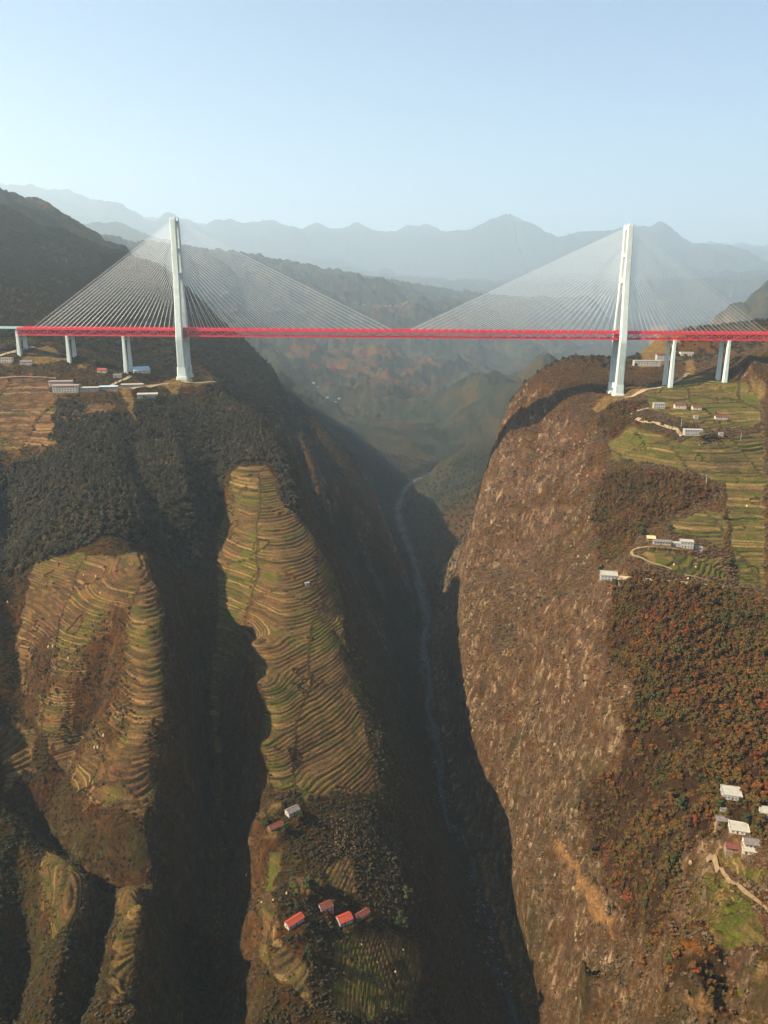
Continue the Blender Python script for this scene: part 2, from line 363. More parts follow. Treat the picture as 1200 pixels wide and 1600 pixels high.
# general roughness, gentler where people have dug terraces
G1 = Ground(Z.copy())
def region(px, soft=4.0, jitter=7.0, X=None, Y=None):
    if X is None: X, Y = globals()['X'], globals()['Y']
    ps = np.array([hit(G1, *p)[:2] if len(p) == 2 else p[:2] for p in px])
    lo, hi = ps.min(0) - 30, ps.max(0) + 30
    m = (X > lo[0]) & (X < hi[0]) & (Y > lo[1]) & (Y < hi[1])
    x = X[m] + jitter * fbm(X[m], Y[m], 18, 2, 91); y = Y[m] + jitter * fbm(X[m], Y[m], 18, 2, 93)
    ins = np.zeros(x.shape, bool); n = len(ps)
    for i in range(n):
        a, b = ps[i], ps[(i + 1) % n]
        c = ((a[1] > y) != (b[1] > y)) & (x < (b[0] - a[0]) * (y - a[1]) / (b[1] - a[1] + 1e-9) + a[0]); ins ^= c
    d, _ = seg_dist(list(ps) + [ps[0]], x, y)
    w_ = np.where(ins, sstep(0, soft, d), 0.0); o = np.zeros(X.shape); o[m] = w_; return o
SPUR_PX = [[(362, 735), (420, 728), (445, 790), (485, 830), (520, 890), (540, 950), (535, 1010), (552, 1090), (580, 1170), (600, 1245), (470, 1250), (405, 1245), (330, 1330), (325, 1200), (330, 1050), (340, 950), (335, 850), (350, 780)],
           [(405, 1260), (440, 1330), (430, 1400), (440, 1470), (480, 1500), (490, 1595), (360, 1595), (340, 1500), (310, 1420), (330, 1310)], [(520, 1460), (600, 1450), (650, 1470), (665, 1520), (650, 1595), (515, 1595)]]
BLK_PX = [[(50, 880), (130, 862), (222, 868), (262, 950), (276, 1050), (278, 1140), (268, 1250), (225, 1310), (130, 1270), (90, 1200), (40, 1120), (20, 1000)]]
LOW_PX = [[(60, 1320), (140, 1335), (150, 1400), (130, 1480), (60, 1500)], [(0, 1115), (60, 1130), (55, 1210), (0, 1240)], [(180, 1350), (245, 1370), (255, 1480), (240, 1590), (160, 1590), (170, 1450)]]
def union(pl, *k):
    o = 0
    for px in pl: o = np.maximum(o, region(px, *k))
    return o
HOME_PX = [[(1085, 1210), (1215, 1210), (1215, 1355), (1105, 1355)], [(930, 875), (1005, 875), (1010, 925), (935, 925)], [(410, 1250), (600, 1250), (610, 1470), (410, 1470)], [(1000, 830), (1115, 835), (1110, 870), (1000, 865)]]
tcalm = 1 - 0.88 * blur(union(SPUR_PX + BLK_PX + LOW_PX + HOME_PX, 14, 4), 4)
slope0 = np.hypot(*np.gradient(blur(Z0, 3))[::1]) if False else None
def slopes(Zs):
    dzr = np.gradient(Zs, axis=0) / np.gradient(Y, axis=0); dzc = np.gradient(Zs, axis=1) / np.maximum(np.gradient(X, axis=1), 1e-3)
    s_ = X / wid(Y); zy = dzr - dzc * s_ * (Y > 0)
    return dzc, zy
zx, zy = slopes(Z); sl = np.hypot(zx, zy)
steep = sstep(0.55, 1.3, blur(sl, 3))
near = 1 - sstep(2200, 3600, Y)
lsoft = 1 - 0.6 * (X < rxg - 40) * (Y < 1150)
Z += tcalm * calm * near * (fbm(X, Y, 95, 4, 11) * (4 + 9 * steep) + (ridged(wx, wy, 60, 4, 21) - 0.6) * 9 * steep * lsoft + fbm(X, Y, 14, 3, 31) * (0.7 + 2.2 * steep))
# downhill ribs and chutes on the big walls
flow = fbm(Y + 0.25 * X, Z * 0.28, 26, 3, 41); Z += tcalm * calm * near * steep * flow * 4.5 * lsoft
# crags of the right wall: upright ribs, clefts and rough ledges
rw = calm * near * (1 - (X < rxg)) * sstep(0.7, 1.25, blur(sl, 3)) * (Y < 1500) * tcalm * (1 - 0.9 * sstep(120, 170, X - rxg) * (1 - sstep(900, 1150, Y)))
rib = ridged(Y + 0.35 * X + 12 * fbm(X, Y, 50, 2, 42), Z * 0.30, 38, 5, 43, 0.6) - 0.62
Z += rw * (rib * 40 + (ridged(wx, wy, 24, 3, 45) - 0.6) * 7)
led = Z / 15.0 + 1.3 * fbm(X, Y, 60, 3, 47); lf = led - np.floor(led); Z += rw * (sstep(0.25, 0.95, lf) - lf) * 15.0 * 0.7 * sstep(-0.2, 0.3, fbm(X, Y, 45, 2, 49))
midm = sstep(1500, 2600, Y) * (1 - sstep(17000, 24000, Y))
Z += midm * calm * ((ridged(wx, wy, 800, 5, 51) - 0.62) * (70 + 60 * sstep(2600, 5000, Y)) + (ridged(X, Y, 210, 4, 55) - 0.6) * 22)
hc = sstep(2700, 3600, Y) * (1 - sstep(12000, 17000, Y)) * calm
Z += hc * ((ridged(X + 0.5 * wx, Y * 0.55 + 0.5 * wy, 620, 5, 57, 0.55) - 0.62) * 95 + (ridged(wx, wy, 230, 4, 59) - 0.6) * 26)
farm = sstep(13000, 21000, Y)
fx = X + 900 * fbm(X, Y, 5000, 3, 61); fy = Y + 900 * fbm(X, Y, 5000, 3, 63)
Z += farm * ((ridged(fx, fy, 3600, 6, 71, 0.55) - 0.62) * 260 + np.abs(fbm(fx, fy, 1500, 4, 73)) * 300 - 40)
# river bed stays below its banks
bed = riv_z(Y) + np.clip((rd - 11) * 0.9, -1.5, 60)
Z = np.where(rd < 26, np.minimum(Z, np.maximum(bed, riv_z(Y) - 1.5) + 3), Z)
Z = np.maximum(Z, riv_z(Y) - 1.6)
# level ground for the towers, piers and yards
padn = 5 * fbm(X, Y, 20, 2, 81)
def pad(u, v, y, r, lift=0.0, soft=22.0):
    global Z
    p = P(u, v, y); d = np.hypot(X - p[0], (Y - p[1])); w_ = 1 - sstep(r, r + soft, d + padn)
    Z = Z * (1 - w_) + (p[2] + lift) * w_; return p
pad(286, 591, 1290, 30); pad(320, 597, 1285, 20); pad(250, 600, 1275, 16); pad(962, 617, 1290, 26); pad(1000, 606, 1292, 18)
for q in ((108, 558, 1310), (197, 578, 1310), (1045, 605, 1290), (1132, 597, 1290)): pad(*q, 12)
# house plots are cut level into the slope
G1 = Ground(Z.copy())
PLOTS = ((457, 1271, 8), (431, 1294, 8), (509, 1418, 8), (460, 1443, 9), (538, 1440, 8), (566, 1432, 8), (480, 915, 4), (1142, 1243, 8), (1154, 1297, 7), (1200, 1274, 7), (951, 903, 10), (1034, 850, 10), (1072, 856, 9),
                  (1057, 853, 6), (1017, 845, 6), (1029, 638, 11), (1062, 638, 10), (1088, 640, 9), (1126, 655, 10), (1082, 680, 14), (1010, 572, 24), (104, 614, 20), (141, 612, 15), (170, 609, 15), (207, 605, 17), (231, 622, 16), (221, 583, 16))
plotm = np.zeros(X.shape)
for u_, v_, r_ in PLOTS:
    p_ = hit(G1, u_, v_); w_ = 1 - sstep(r_ * 0.8, r_ * 1.7, np.hypot(X - p_[0], Y - p_[1])); Z = Z * (1 - w_) + p_[2] * w_; plotm = np.maximum(plotm, (np.hypot(X - p_[0], Y - p_[1]) < r_ * 1.05) * 1.0)
G1 = Ground(Z.copy())
# ------------------------------------------------------------------ what grows where: outlines on the ground
T_spur = union(SPUR_PX)
T_gard = region([(500, 1345), (550, 1335), (560, 1400), (505, 1395)]) + region([(445, 1375), (500, 1365), (505, 1395), (450, 1400)])
T_blk = union(BLK_PX); T_low = union(LOW_PX)
T_camp = np.maximum(region([(-30, 585), (80, 590), (85, 612), (150, 640), (120, 670), (90, 700), (-30, 690)], 10, 22), region([(135, 632), (178, 630), (175, 655), (140, 660)]))
PLAT_PX = [[(948, 695), (985, 665), (1060, 690), (1100, 690), (1195, 670), (1195, 925), (1150, 912), (1142, 850), (1130, 760), (1060, 735), (955, 722)], [(1040, 815), (1100, 795), (1135, 800), (1132, 860), (1110, 850), (1045, 830)], [(990, 868), (1060, 862), (1130, 870), (1140, 905), (1080, 905), (1010, 885)]]
HAM_PX = [[(1078, 1335), (1120, 1345), (1190, 1420), (1198, 1480), (1110, 1480), (1065, 1440)], [(1085, 1315), (1120, 1318), (1198, 1355), (1198, 1400), (1140, 1370)], [(1165, 1490), (1202, 1490), (1202, 1598), (1160, 1598)]]
T_right = union(PLAT_PX); T_ham = union(HAM_PX)
T_up = np.maximum(region([(1000, 600), (1100, 585), (1190, 605), (1195, 660), (1100, 675), (1010, 640)]), 0)
T_hillC = region([(440, 545), (520, 525), (640, 540), (700, 590), (660, 620), (560, 610), (470, 600)], 30, 40) + region([(580, 480), (640, 470), (645, 490), (590, 495)], 20, 20)
F_left = region([(-40, 700), (90, 705), (130, 650), (190, 640), (230, 622), (345, 600), (405, 650), (450, 720), (470, 810), (440, 800), (425, 725), (360, 735), (345, 800), (310, 900), (240, 870), (130, 860), (70, 880), (0, 900), (-40, 860)], 8)
F_left = np.maximum(F_left, region([(90, 625), (130, 630), (130, 660), (90, 700), (75, 690)]))
F_right = region([(955, 905), (1060, 912), (1150, 925), (1215, 945), (1215, 1330), (1120, 1310), (1070, 1330), (1050, 1450), (1010, 1520), (985, 1480), (960, 1420), (910, 1330), (890, 1270), (960, 1190), (980, 1100), (940, 980)], 8)
F_right = np.maximum(F_right, region([(945, 730), (1060, 738), (1128, 770), (1040, 812), (1000, 835), (975, 870), (940, 880), (920, 800)], 8))
F_right = np.maximum(F_right, region([(960, 630), (1010, 630), (985, 655), (1060, 680), (985, 662), (950, 690), (930, 660)], 5))
F_dim = region([(1060, 1480), (1160, 1490), (1150, 1560), (1100, 1580), (1040, 1560), (1020, 1500)], 8)
F_right = np.maximum(F_right, F_dim)
D_yard = np.zeros(X.shape)
for px in ([(255, 596), (300, 588), (345, 594), (330, 602), (285, 605), (270, 622), (255, 603), (205, 612), (170, 613), (150, 606), (200, 604)], [(185, 610), (205, 610), (215, 640), (210, 665), (202, 662), (198, 635)],
           [(922, 638), (940, 622), (965, 612), (1000, 600), (1040, 606), (1030, 614), (1000, 618), (975, 626), (945, 640), (928, 645)], [(30, 565), (75, 540), (90, 548), (110, 562), (60, 570), (0, 572), (0, 562)],
           [(60, 545), (75, 538), (80, 552), (62, 553)], [(120, 570), (150, 562), (150, 572), (118, 578)], [(1120, 1515), (1105, 1500), (1055, 1462), (1035, 1455), (1028, 1480), (1060, 1510)],
           [(1128, 1235), (1170, 1235), (1165, 1250), (1125, 1248)], [(1135, 1310), (1190, 1320), (1185, 1340), (1140, 1335)], [(418, 1256), (445, 1254), (440, 1275), (415, 1275)], [(1010, 848), (1110, 855), (1100, 866), (1010, 858)],
           [(955, 900), (990, 900), (985, 910), (955, 912)], [(1055, 605), (1045, 610), (1090, 600), (1130, 602), (1128, 608), (1080, 608)], [(980, 557), (1045, 558), (1045, 575), (1000, 578)], [(1010, 628), (1070, 628), (1080, 645), (1015, 640)]):
    D_yard = np.maximum(D_yard, region(px, 3, 5))
ds_, dt_ = seg_dist([hit(G1, *p)[:2] for p in ((866, 1318), (880, 1330), (897, 1352), (908, 1385), (930, 1415), (955, 1445), (974, 1470))], X + 4 * fbm(X, Y, 12, 2, 95), Y + 4 * fbm(X, Y, 12, 2, 96))
D_slip = 1 - sstep(1.6, 3.4, ds_ + 2.0 * np.abs(dt_ - 0.5))
ds_, dt_ = seg_dist([hit(G1, *p)[:2] for p in ((755, 1345), (762, 1400), (775, 1440), (800, 1500))], X + 4 * fbm(X, Y, 12, 2, 95), Y)
D_slip = np.maximum(D_slip, 0.6 * (1 - sstep(1.5, 3.5, ds_)))
D_slip = np.maximum(D_slip, region([(990, 1500), (1000, 1560), (1000, 1590), (992, 1585), (985, 1540)], 2, 5))
D_slip = np.maximum(D_slip, region([(1062, 1560), (1115, 1570), (1118, 1588), (1090, 1590), (1062, 1572)], 2, 5))
D_cut = region([(1015, 512), (1045, 505), (1075, 520), (1060, 545), (1020, 548)], 8, 8) + region([(1065, 565), (1085, 560), (1090, 590), (1070, 585)], 4, 4) + region([(1168, 590), (1198, 600), (1198, 625), (1185, 625)], 4, 4)
ter = np.clip(T_spur + T_gard + T_blk + T_low + T_camp + T_right + T_ham + T_up, 0, 1) * (1 - np.clip(D_yard, 0, 1))
ter *= 1 - sstep(1.0, 1.45, blur(sl, 8))
forest = np.clip(F_left + F_right, 0, 1)
# terraces: treads and risers follow the contour, wander a little, and shift where one holding ends and the next begins
STEP = 2.5
def holding(x, y):
    cx_ = np.floor((x + 22 * fbm(x, y, 90, 2, 101)) / 80.0).astype(int); cy_ = np.floor((y + 0.25 * x + 20 * fbm(x, y, 90, 2, 102) + hash01(cx_ + 50, 3) * 90) / 125.0).astype(int)
    return (cx_ + 40) * 7 + (cy_ + 40) * 131
def treads(x, y, z, c): return z / (STEP * (0.7 + 0.75 * hash01(c, 6))) + 0.5 * fbm(x, y, 42, 3, 103) + hash01(c + 300, 5) * 2.0
def cutfill(t, c):
    f = t - np.floor(t); return (sstep(0.66, 0.97, f) - f + 0.3) * STEP * (0.7 + 0.75 * hash01(c, 6))
cell = holding(X, Y)
brk = np.zeros(X.shape, bool); brk[:, 1:] |= cell[:, 1:] != cell[:, :-1]; brk[1:] |= cell[1:] != cell[:-1]; brk[:, :-1] |= brk[:, 1:]; brk[:-1] |= brk[1:]
ter = ter * np.where(brk & (ter > 0), 0.6, 1.0)
tz = treads(X, Y, Z, cell)
PATCHES = [('SPUR', SPUR_PX), ('BLK', BLK_PX), ('LOW', LOW_PX), ('PLAT', PLAT_PX), ('HAM', HAM_PX)]
patched = np.clip(T_spur + T_blk + T_low + T_right + T_ham, 0, 1)
GS = Ground(Z.copy())                                  # the slope before it was terraced
Z = Z + ter * cutfill(tz, cell) * 0.9 * (1 - patched) - 1.3 * sstep(0.3, 1.0, patched) * sstep(0.3, 0.9, ter)
G = Ground(Z)
H = lambda x, y: float(G(x, y))
zx, zy = slopes(Z); sl = np.hypot(zx, zy)
zxs, zys = slopes(blur(Z, 4)); sls = np.hypot(zxs, zys)
# ------------------------------------------------------------------ ground colours (what the soil, grass and rock are, not how they are lit)
def C3(r, g, b): return np.array((r, g, b))
def lay(base, col, m): return base * (1 - m[..., None]) + col * m[..., None]
n1 = fbm(X, Y, 60, 4, 201); n2 = fbm(X, Y, 22, 3, 205); n3 = fbm(X, Y, 300, 3, 207); n4 = fbm(X, Y, 9, 2, 209)
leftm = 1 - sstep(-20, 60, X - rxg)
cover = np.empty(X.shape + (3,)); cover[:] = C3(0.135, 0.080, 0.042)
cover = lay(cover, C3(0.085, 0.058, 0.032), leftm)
cover = lay(cover, C3(0.16, 0.095, 0.055), (1 - leftm) * sstep(0.0, 0.4, n1) * 0.8)
cover = lay(cover, C3(0.07, 0.068, 0.03), sstep(0.05, 0.5, n2 + n3) * 0.8)
cover = lay(cover, C3(0.15, 0.068, 0.04), sstep(0.12, 0.5, fbm(X, Y, 44, 3, 211)) * 0.6)
# the plum-grey bare scrub of the big right face
grey = sstep(0.0, 0.3, fbm(X, Y, 75, 3, 213) + 0.15) * (1 - leftm) * sstep(150, 230, X) * (1 - sstep(300, 330, X)) * (Y < 1350)
cover = lay(cover, C3(0.19, 0.115, 0.085), grey * 0.7)
green_r = np.clip(T_right + T_up, 0, 1)
cover = lay(cover, C3(0.115, 0.105, 0.032), green_r * 0.9)
cover = lay(cover, C3(0.125, 0.098, 0.036), T_ham * 0.9)
cover = lay(cover, C3(0.15, 0.085, 0.05), T_spur * 0.85); cover = lay(cover, C3(0.13, 0.075, 0.045), (T_blk + T_low).clip(0, 1) * 0.85); cover = lay(cover, C3(0.15, 0.085, 0.06), T_camp * 0.85)
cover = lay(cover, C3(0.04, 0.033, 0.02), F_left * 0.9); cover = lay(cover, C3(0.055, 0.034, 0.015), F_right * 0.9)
cover = lay(cover, C3(0.30, 0.12, 0.06), T_hillC.clip(0, 1) * 0.55 * sstep(-0.1, 0.2, fbm(X, Y, 130, 3, 221)))
farw = sstep(1500, 2300, Y)
fcol = lay(lay(np.broadcast_to(C3(0.042, 0.046, 0.034), cover.shape).copy(), C3(0.065, 0.056, 0.038), sstep(-0.1, 0.4, n3)), C3(0.085, 0.08, 0.05), sstep(0.1, 0.45, fbm(X, Y, 420, 4, 223)) * sstep(2600, 4000, Y) * 0.8)
pt_ = fbm(wx, wy, 150, 4, 227); fcol = lay(fcol, C3(0.10, 0.075, 0.04), sstep(0.1, 0.35, pt_) * 0.6); fcol = lay(fcol, C3(0.028, 0.034, 0.022), sstep(0.05, 0.3, -pt_) * 0.85)
cover = cover * (1 - farw[..., None]) + fcol * farw[..., None]
cover = lay(cover, C3(0.30, 0.12, 0.06), T_hillC.clip(0, 1) * 0.3 * sstep(-0.05, 0.25, fbm(X, Y, 110, 3, 225)))
rock = sstep(1.1 + 0.2 * leftm, 1.8 + 0.3 * leftm, sls + 0.5 * n2) * (1 - 0.25 * leftm); rock = np.where(Y > 5500, sstep(0.7, 1.3, sls) * 0.35, rock) * (1 - forest * 0.85)
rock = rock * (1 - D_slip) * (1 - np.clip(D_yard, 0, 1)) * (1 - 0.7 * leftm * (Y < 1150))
wallm = (X > rxg + 12) * (1 - sstep(95, 170, X - rxg)) * (Y > 450) * (1 - sstep(1380, 1450, Y)) * (1 - forest) * (1 - ter); rock = np.maximum(rock, wallm * (0.55 + 0.45 * sstep(-0.1, 0.3, fbm(X, Y, 60, 3, 255))) * (1 - D_slip))
dirt = np.clip(D_yard + D_cut, 0, 1)
cover = lay(cover, C3(0.30, 0.225, 0.135), dirt * (0.75 + 0.25 * np.clip(n4 * 2, -1, 1))); cover = lay(cover, C3(0.42, 0.28, 0.18), D_slip)
cover = lay(cover, C3(0.24, 0.11, 0.05), region([(1028, 1450), (1060, 1462), (1100, 1490), (1105, 1510), (1060, 1505), (1035, 1478)], 3, 5) * 0.8)
bw_ = np.maximum(2.5, 8 + 15 * fbm(X * 0 + 3, Y, 70, 3, 241) + 6 * fbm(X, Y, 18, 2, 243)); bedm = (1 - sstep(bw_ * 0.75, bw_ * 1.15, rd)) * (0.25 + 0.75 * sstep(-0.2, 0.15, fbm(X, Y, 22, 3, 245))); cover = lay(cover, np.where((Y > 950)[..., None], C3(0.15, 0.135, 0.12), C3(0.075, 0.068, 0.06)), bedm)
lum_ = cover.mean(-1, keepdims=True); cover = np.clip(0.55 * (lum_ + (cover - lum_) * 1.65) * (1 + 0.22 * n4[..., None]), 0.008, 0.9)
green_f = np.clip(T_right + T_up + T_ham + T_spur * (0.25 + 0.9 * sstep(-0.02, 0.25, fbm(X, Y, 70, 3, 251))) + T_blk * (0.1 + 0.8 * sstep(0.1, 0.35, fbm(X, Y, 60, 3, 253))) + T_low * 0.35, 0, 1)

me = bpy.data.meshes.new('terrain')
nv = NR * NC; me.vertices.add(nv)
# rocky walls also shift sideways a little so that ledges and overhangs break the sheet
lat = sstep(0.9, 1.7, sls) * near * calm
ox = lat * fbm(Y, Z, 20, 3, 231) * 3.2; oy = lat * fbm(X + 400, Z, 20, 3, 233) * 2.4
co = np.stack([X + ox, Y + oy, Z], -1).reshape(-1, 3).astype(np.float32)
me.vertices.foreach_set('co', co.ravel())
idx = np.arange(nv).reshape(NR, NC); q = np.stack([idx[:-1, :-1], idx[:-1, 1:], idx[1:, 1:], idx[1:, :-1]], -1).reshape(-1, 4)
me.loops.add(q.size); me.loops.foreach_set('vertex_index', q.ravel().astype(np.int32))
me.polygons.add(len(q)); me.polygons.foreach_set('loop_start', np.arange(0, q.size, 4, dtype=np.int32)); me.polygons.foreach_set('loop_total', np.full(len(q), 4, np.int32))
me.polygons.foreach_set('use_smooth', np.ones(len(q), bool)); me.update(calc_edges=True)
def fattr(name, a, me=me): me.attributes.new(name, 'FLOAT', 'POINT').data.foreach_set('value', a.astype(np.float32).ravel())
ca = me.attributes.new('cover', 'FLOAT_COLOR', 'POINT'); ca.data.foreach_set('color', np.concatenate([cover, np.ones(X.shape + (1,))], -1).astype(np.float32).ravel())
fattr('terrace', ter); fattr('tread', tz); fattr('rock', rock); fattr('green', green_f); fattr('plot', hash01(cell + 90, 2) * 40)

def ground_material():
    m, nt, b = new_mat('ground')
    L = nt.links.new; tc = N(nt, 'TexCoord')
    def at(n): a = N(nt, 'Attribute', attribute_name=n); return a
    cov, trr, trd, rk, gr, pl = (at(n) for n in ('cover', 'terrace', 'tread', 'rock', 'green', 'plot'))
    fine = N(nt, 'TexNoise', i_Scale=0.55, i_Detail=6.0, i_Roughness=0.7); L(tc.outputs['Object'], fine.inputs['Vector'])
    tuft = N(nt, 'TexVoronoi', i_Scale=0.28); L(tc.outputs['Object'], tuft.inputs['Vector'])
    broad = N(nt, 'TexNoise', i_Scale=0.06, i_Detail=4.0, i_Roughness=0.6); L(tc.outputs['Object'], broad.inputs['Vector'])
    r = ramp(nt, ((0.28, (0.5, 0.48, 0.45)), (0.5, (0.95, 0.95, 0.95)), (0.72, (1.55, 1.5, 1.4)))); L(fine.outputs['Fac'], r.inputs[0])
    base = mixc(nt, 1.0, cov.outputs['Color'], r.outputs[0], 'MULTIPLY')
    tr = ramp(nt, ((0.0, (0.62, 0.6, 0.52)), (0.55, (1, 1, 1)), (1.0, (1.3, 1.25, 1.15)))); L(tuft.outputs['Distance'], tr.inputs[0])
    base = mixc(nt, 0.7, base, tr.outputs[0], 'MULTIPLY')
    # terraces: each tread is a plot of its own crop or fallow, the riser a strip of dry grass
    lev = mth(nt, 'FLOOR', trd.outputs['Fac']); frac = mth(nt, 'FRACT', trd.outputs['Fac'])
    cmb = N(nt, 'CombineXYZ'); L(lev, cmb.inputs[0]); L(mth(nt, 'FLOOR', pl.outputs['Fac']), cmb.inputs[1])
    wn_ = N(nt, 'TexWhiteNoise', noise_dimensions='3D'); L(cmb.outputs[0], wn_.inputs['Vector'])
    big = N(nt, 'TexNoise', i_Scale=0.018, i_Detail=2.0); L(tc.outputs['Object'], big.inputs['Vector'])
    pick = mth(nt, 'ADD', mth(nt, 'MULTIPLY', wn_.outputs['Value'], 0.42), mth(nt, 'MULTIPLY', mth(nt, 'SUBTRACT', big.outputs['Fac'], 0.3), 1.25))
    dry = ramp(nt, ((0.0, (0.075, 0.034, 0.02)), (0.17, (0.14, 0.066, 0.03)), (0.3, (0.085, 0.05, 0.022)), (0.42, (0.20, 0.10, 0.032)), (0.52, (0.10, 0.058, 0.025)), (0.62, (0.078, 0.078, 0.014)), (0.72, (0.17, 0.098, 0.03)), (0.85, (0.062, 0.062, 0.016)), (0.93, (0.27, 0.15, 0.045))), 'CONSTANT')
    wet = ramp(nt, ((0.0, (0.075, 0.075, 0.014)), (0.2, (0.13, 0.095, 0.026)), (0.35, (0.09, 0.094, 0.012)), (0.55, (0.17, 0.115, 0.032)), (0.65, (0.055, 0.062, 0.014)), (0.78, (0.13, 0.068, 0.026)), (0.88, (0.105, 0.105, 0.014))), 'CONSTANT')
    L(pick, dry.inputs[0]); L(pick, wet.inputs[0])
    crop = mixc(nt, mth(nt, 'MULTIPLY', gr.outputs['Fac'], 1.0, True), dry.outputs[0], wet.outputs[0])
    crop = mixc(nt, 1.0, mixc(nt, 1.0, crop, r.outputs[0], 'MULTIPLY'), (0.8, 0.8, 0.8), 'MULTIPLY')
    jit = mth(nt, 'ADD', frac, mth(nt, 'MULTIPLY', mth(nt, 'SUBTRACT', fine.outputs['Fac'], 0.5), 0.35))
    rr = ramp(nt, ((0.0, (0, 0, 0)), (0.6, (0, 0, 0)), (0.68, (1, 1, 1)), (0.9, (1, 1, 1)), (1.0, (0, 0, 0)))); L(jit, rr.inputs[0])
    ris = ramp(nt, ((0.25, (0.034, 0.026, 0.013)), (0.5, (0.11, 0.064, 0.028)), (0.8, (0.24, 0.14, 0.055)))); L(wn_.outputs['Color'], ris.inputs[0])
    risn = mixc(nt, 1.0, ris.outputs[0], r.outputs[0], 'MULTIPLY')
    edge = mth(nt, 'MULTIPLY', rr.outputs[0], mth(nt, 'MULTIPLY', mth(nt, 'SUBTRACT', mth(nt, 'ADD', broad.outputs['Fac'], mth(nt, 'MULTIPLY', wn_.outputs['Value'], 0.3)), 0.48), 4.0, True))
    crop = mixc(nt, edge, crop, risn)
    tm = mth(nt, 'MULTIPLY', trr.outputs['Fac'], 0.9)
    base = mixc(nt, tm, base, crop)
    # rock: pale limestone with vertical stains, scrub clinging to it
    mp = N(nt, 'Mapping'); mp.inputs['Scale'].default_value = (0.11, 0.11, 0.03); L(tc.outputs['Object'], mp.inputs[0])
    str_ = N(nt, 'TexNoise', i_Scale=1.0, i_Detail=8.0, i_Roughness=0.74, i_Distortion=0.5); L(mp.outputs[0], str_.inputs['Vector'])
    rc = ramp(nt, ((0.3, (0.04, 0.028, 0.017)), (0.44, (0.085, 0.052, 0.028)), (0.54, (0.17, 0.10, 0.05)), (0.63, (0.42, 0.29, 0.155)))); L(str_.outputs['Fac'], rc.inputs[0])
    cling = N(nt, 'TexNoise', i_Scale=0.11, i_Detail=6.0, i_Roughness=0.75); L(tc.outputs['Object'], cling.inputs['Vector'])
    mot = N(nt, 'TexNoise', i_Scale=0.16, i_Detail=8.0, i_Roughness=0.78, i_Distortion=0.8); L(tc.outputs['Object'], mot.inputs['Vector'])
    mr = ramp(nt, ((0.34, (0.42, 0.44, 0.40)), (0.47, (0.85, 0.82, 0.78)), (0.56, (1.15, 1.08, 1.0)), (0.66, (2.0, 1.85, 1.6)))); L(mot.outputs['Fac'], mr.inputs[0])
    wild = mth(nt, 'SUBTRACT', 1.0, trr.outputs['Fac'], True)
    base = mixc(nt, mth(nt, 'MULTIPLY', wild, 0.85), base, mixc(nt, 1.0, base, mr.outputs[0], 'MULTIPLY'))
    rkm = mth(nt, 'MULTIPLY', rk.outputs['Fac'], mth(nt, 'MULTIPLY', mth(nt, 'SUBTRACT', cling.outputs['Fac'], 0.38), 5.0, True), True)
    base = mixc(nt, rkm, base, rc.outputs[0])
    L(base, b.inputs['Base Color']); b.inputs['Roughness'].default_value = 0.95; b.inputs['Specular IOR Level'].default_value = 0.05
    tst = N(nt, 'MapRange', interpolation_type='SMOOTHSTEP'); L(frac, tst.inputs[0]); tst.inputs[1].default_value = 0.5; tst.inputs[2].default_value = 0.95
    tstep = mth(nt, 'MULTIPLY', mth(nt, 'MULTIPLY', mth(nt, 'SUBTRACT', tst.outputs[0], frac), trr.outputs['Fac']), 1.0)
    hsum = mth(nt, 'ADD', mth(nt, 'ADD', tstep, mth(nt, 'MULTIPLY', fine.outputs['Fac'], 1.2)), mth(nt, 'ADD', mth(nt, 'ADD', mth(nt, 'MULTIPLY', mth(nt, 'MULTIPLY', mot.outputs['Fac'], wild), 4.5), mth(nt, 'MULTIPLY', str_.outputs['Fac'], 1.6)), mth(nt, 'MULTIPLY', tuft.outputs['Distance'], 0.35)))
    bp = N(nt, 'Bump', i_Strength=0.9, i_Distance=1.6); L(hsum, bp.inputs['Height']); L(bp.outputs[0], b.inputs['Normal'])
    return m
M_ground = ground_material(); me.materials.append(M_ground)
terrain = link_mesh('terrain', me, None); tag(terrain, 'steep gorge country with terraced spurs, scrubby walls and far mountains', kind='structure')

# terraced hillsides: real steps on a finer sheet set into the slope
def bil(A, x, y):
    r = np.interp(y, rows, np.arange(NR)); c = np.interp(x / wid(y), cols, np.arange(NC)); j = np.minimum(r.astype(int), NR - 2); i = np.minimum(c.astype(int), NC - 2); fr = r - j; fc = c - i
    if A.ndim == 3: fr = fr[..., None]; fc = fc[..., None]
    return (A[j, i] * (1 - fc) + A[j, i + 1] * fc) * (1 - fr) + (A[j + 1, i] * (1 - fc) + A[j + 1, i + 1] * fc) * fr
LABS = {'SPUR': 'sunlit terraced spur with dry brown and gold plots', 'BLK': 'terraced face of the left hillside block', 'LOW': 'terraced ridge low in the left foreground', 'PLAT': 'green terraced fields of the right plateau', 'HAM': 'green and ochre fields below the right hamlet'}
bad_t = np.clip(D_yard, 0, 1); nofield = np.where(sls > 1.5, 0.0, 1.0); nofield = blur(nofield, 2)
ptris = 0
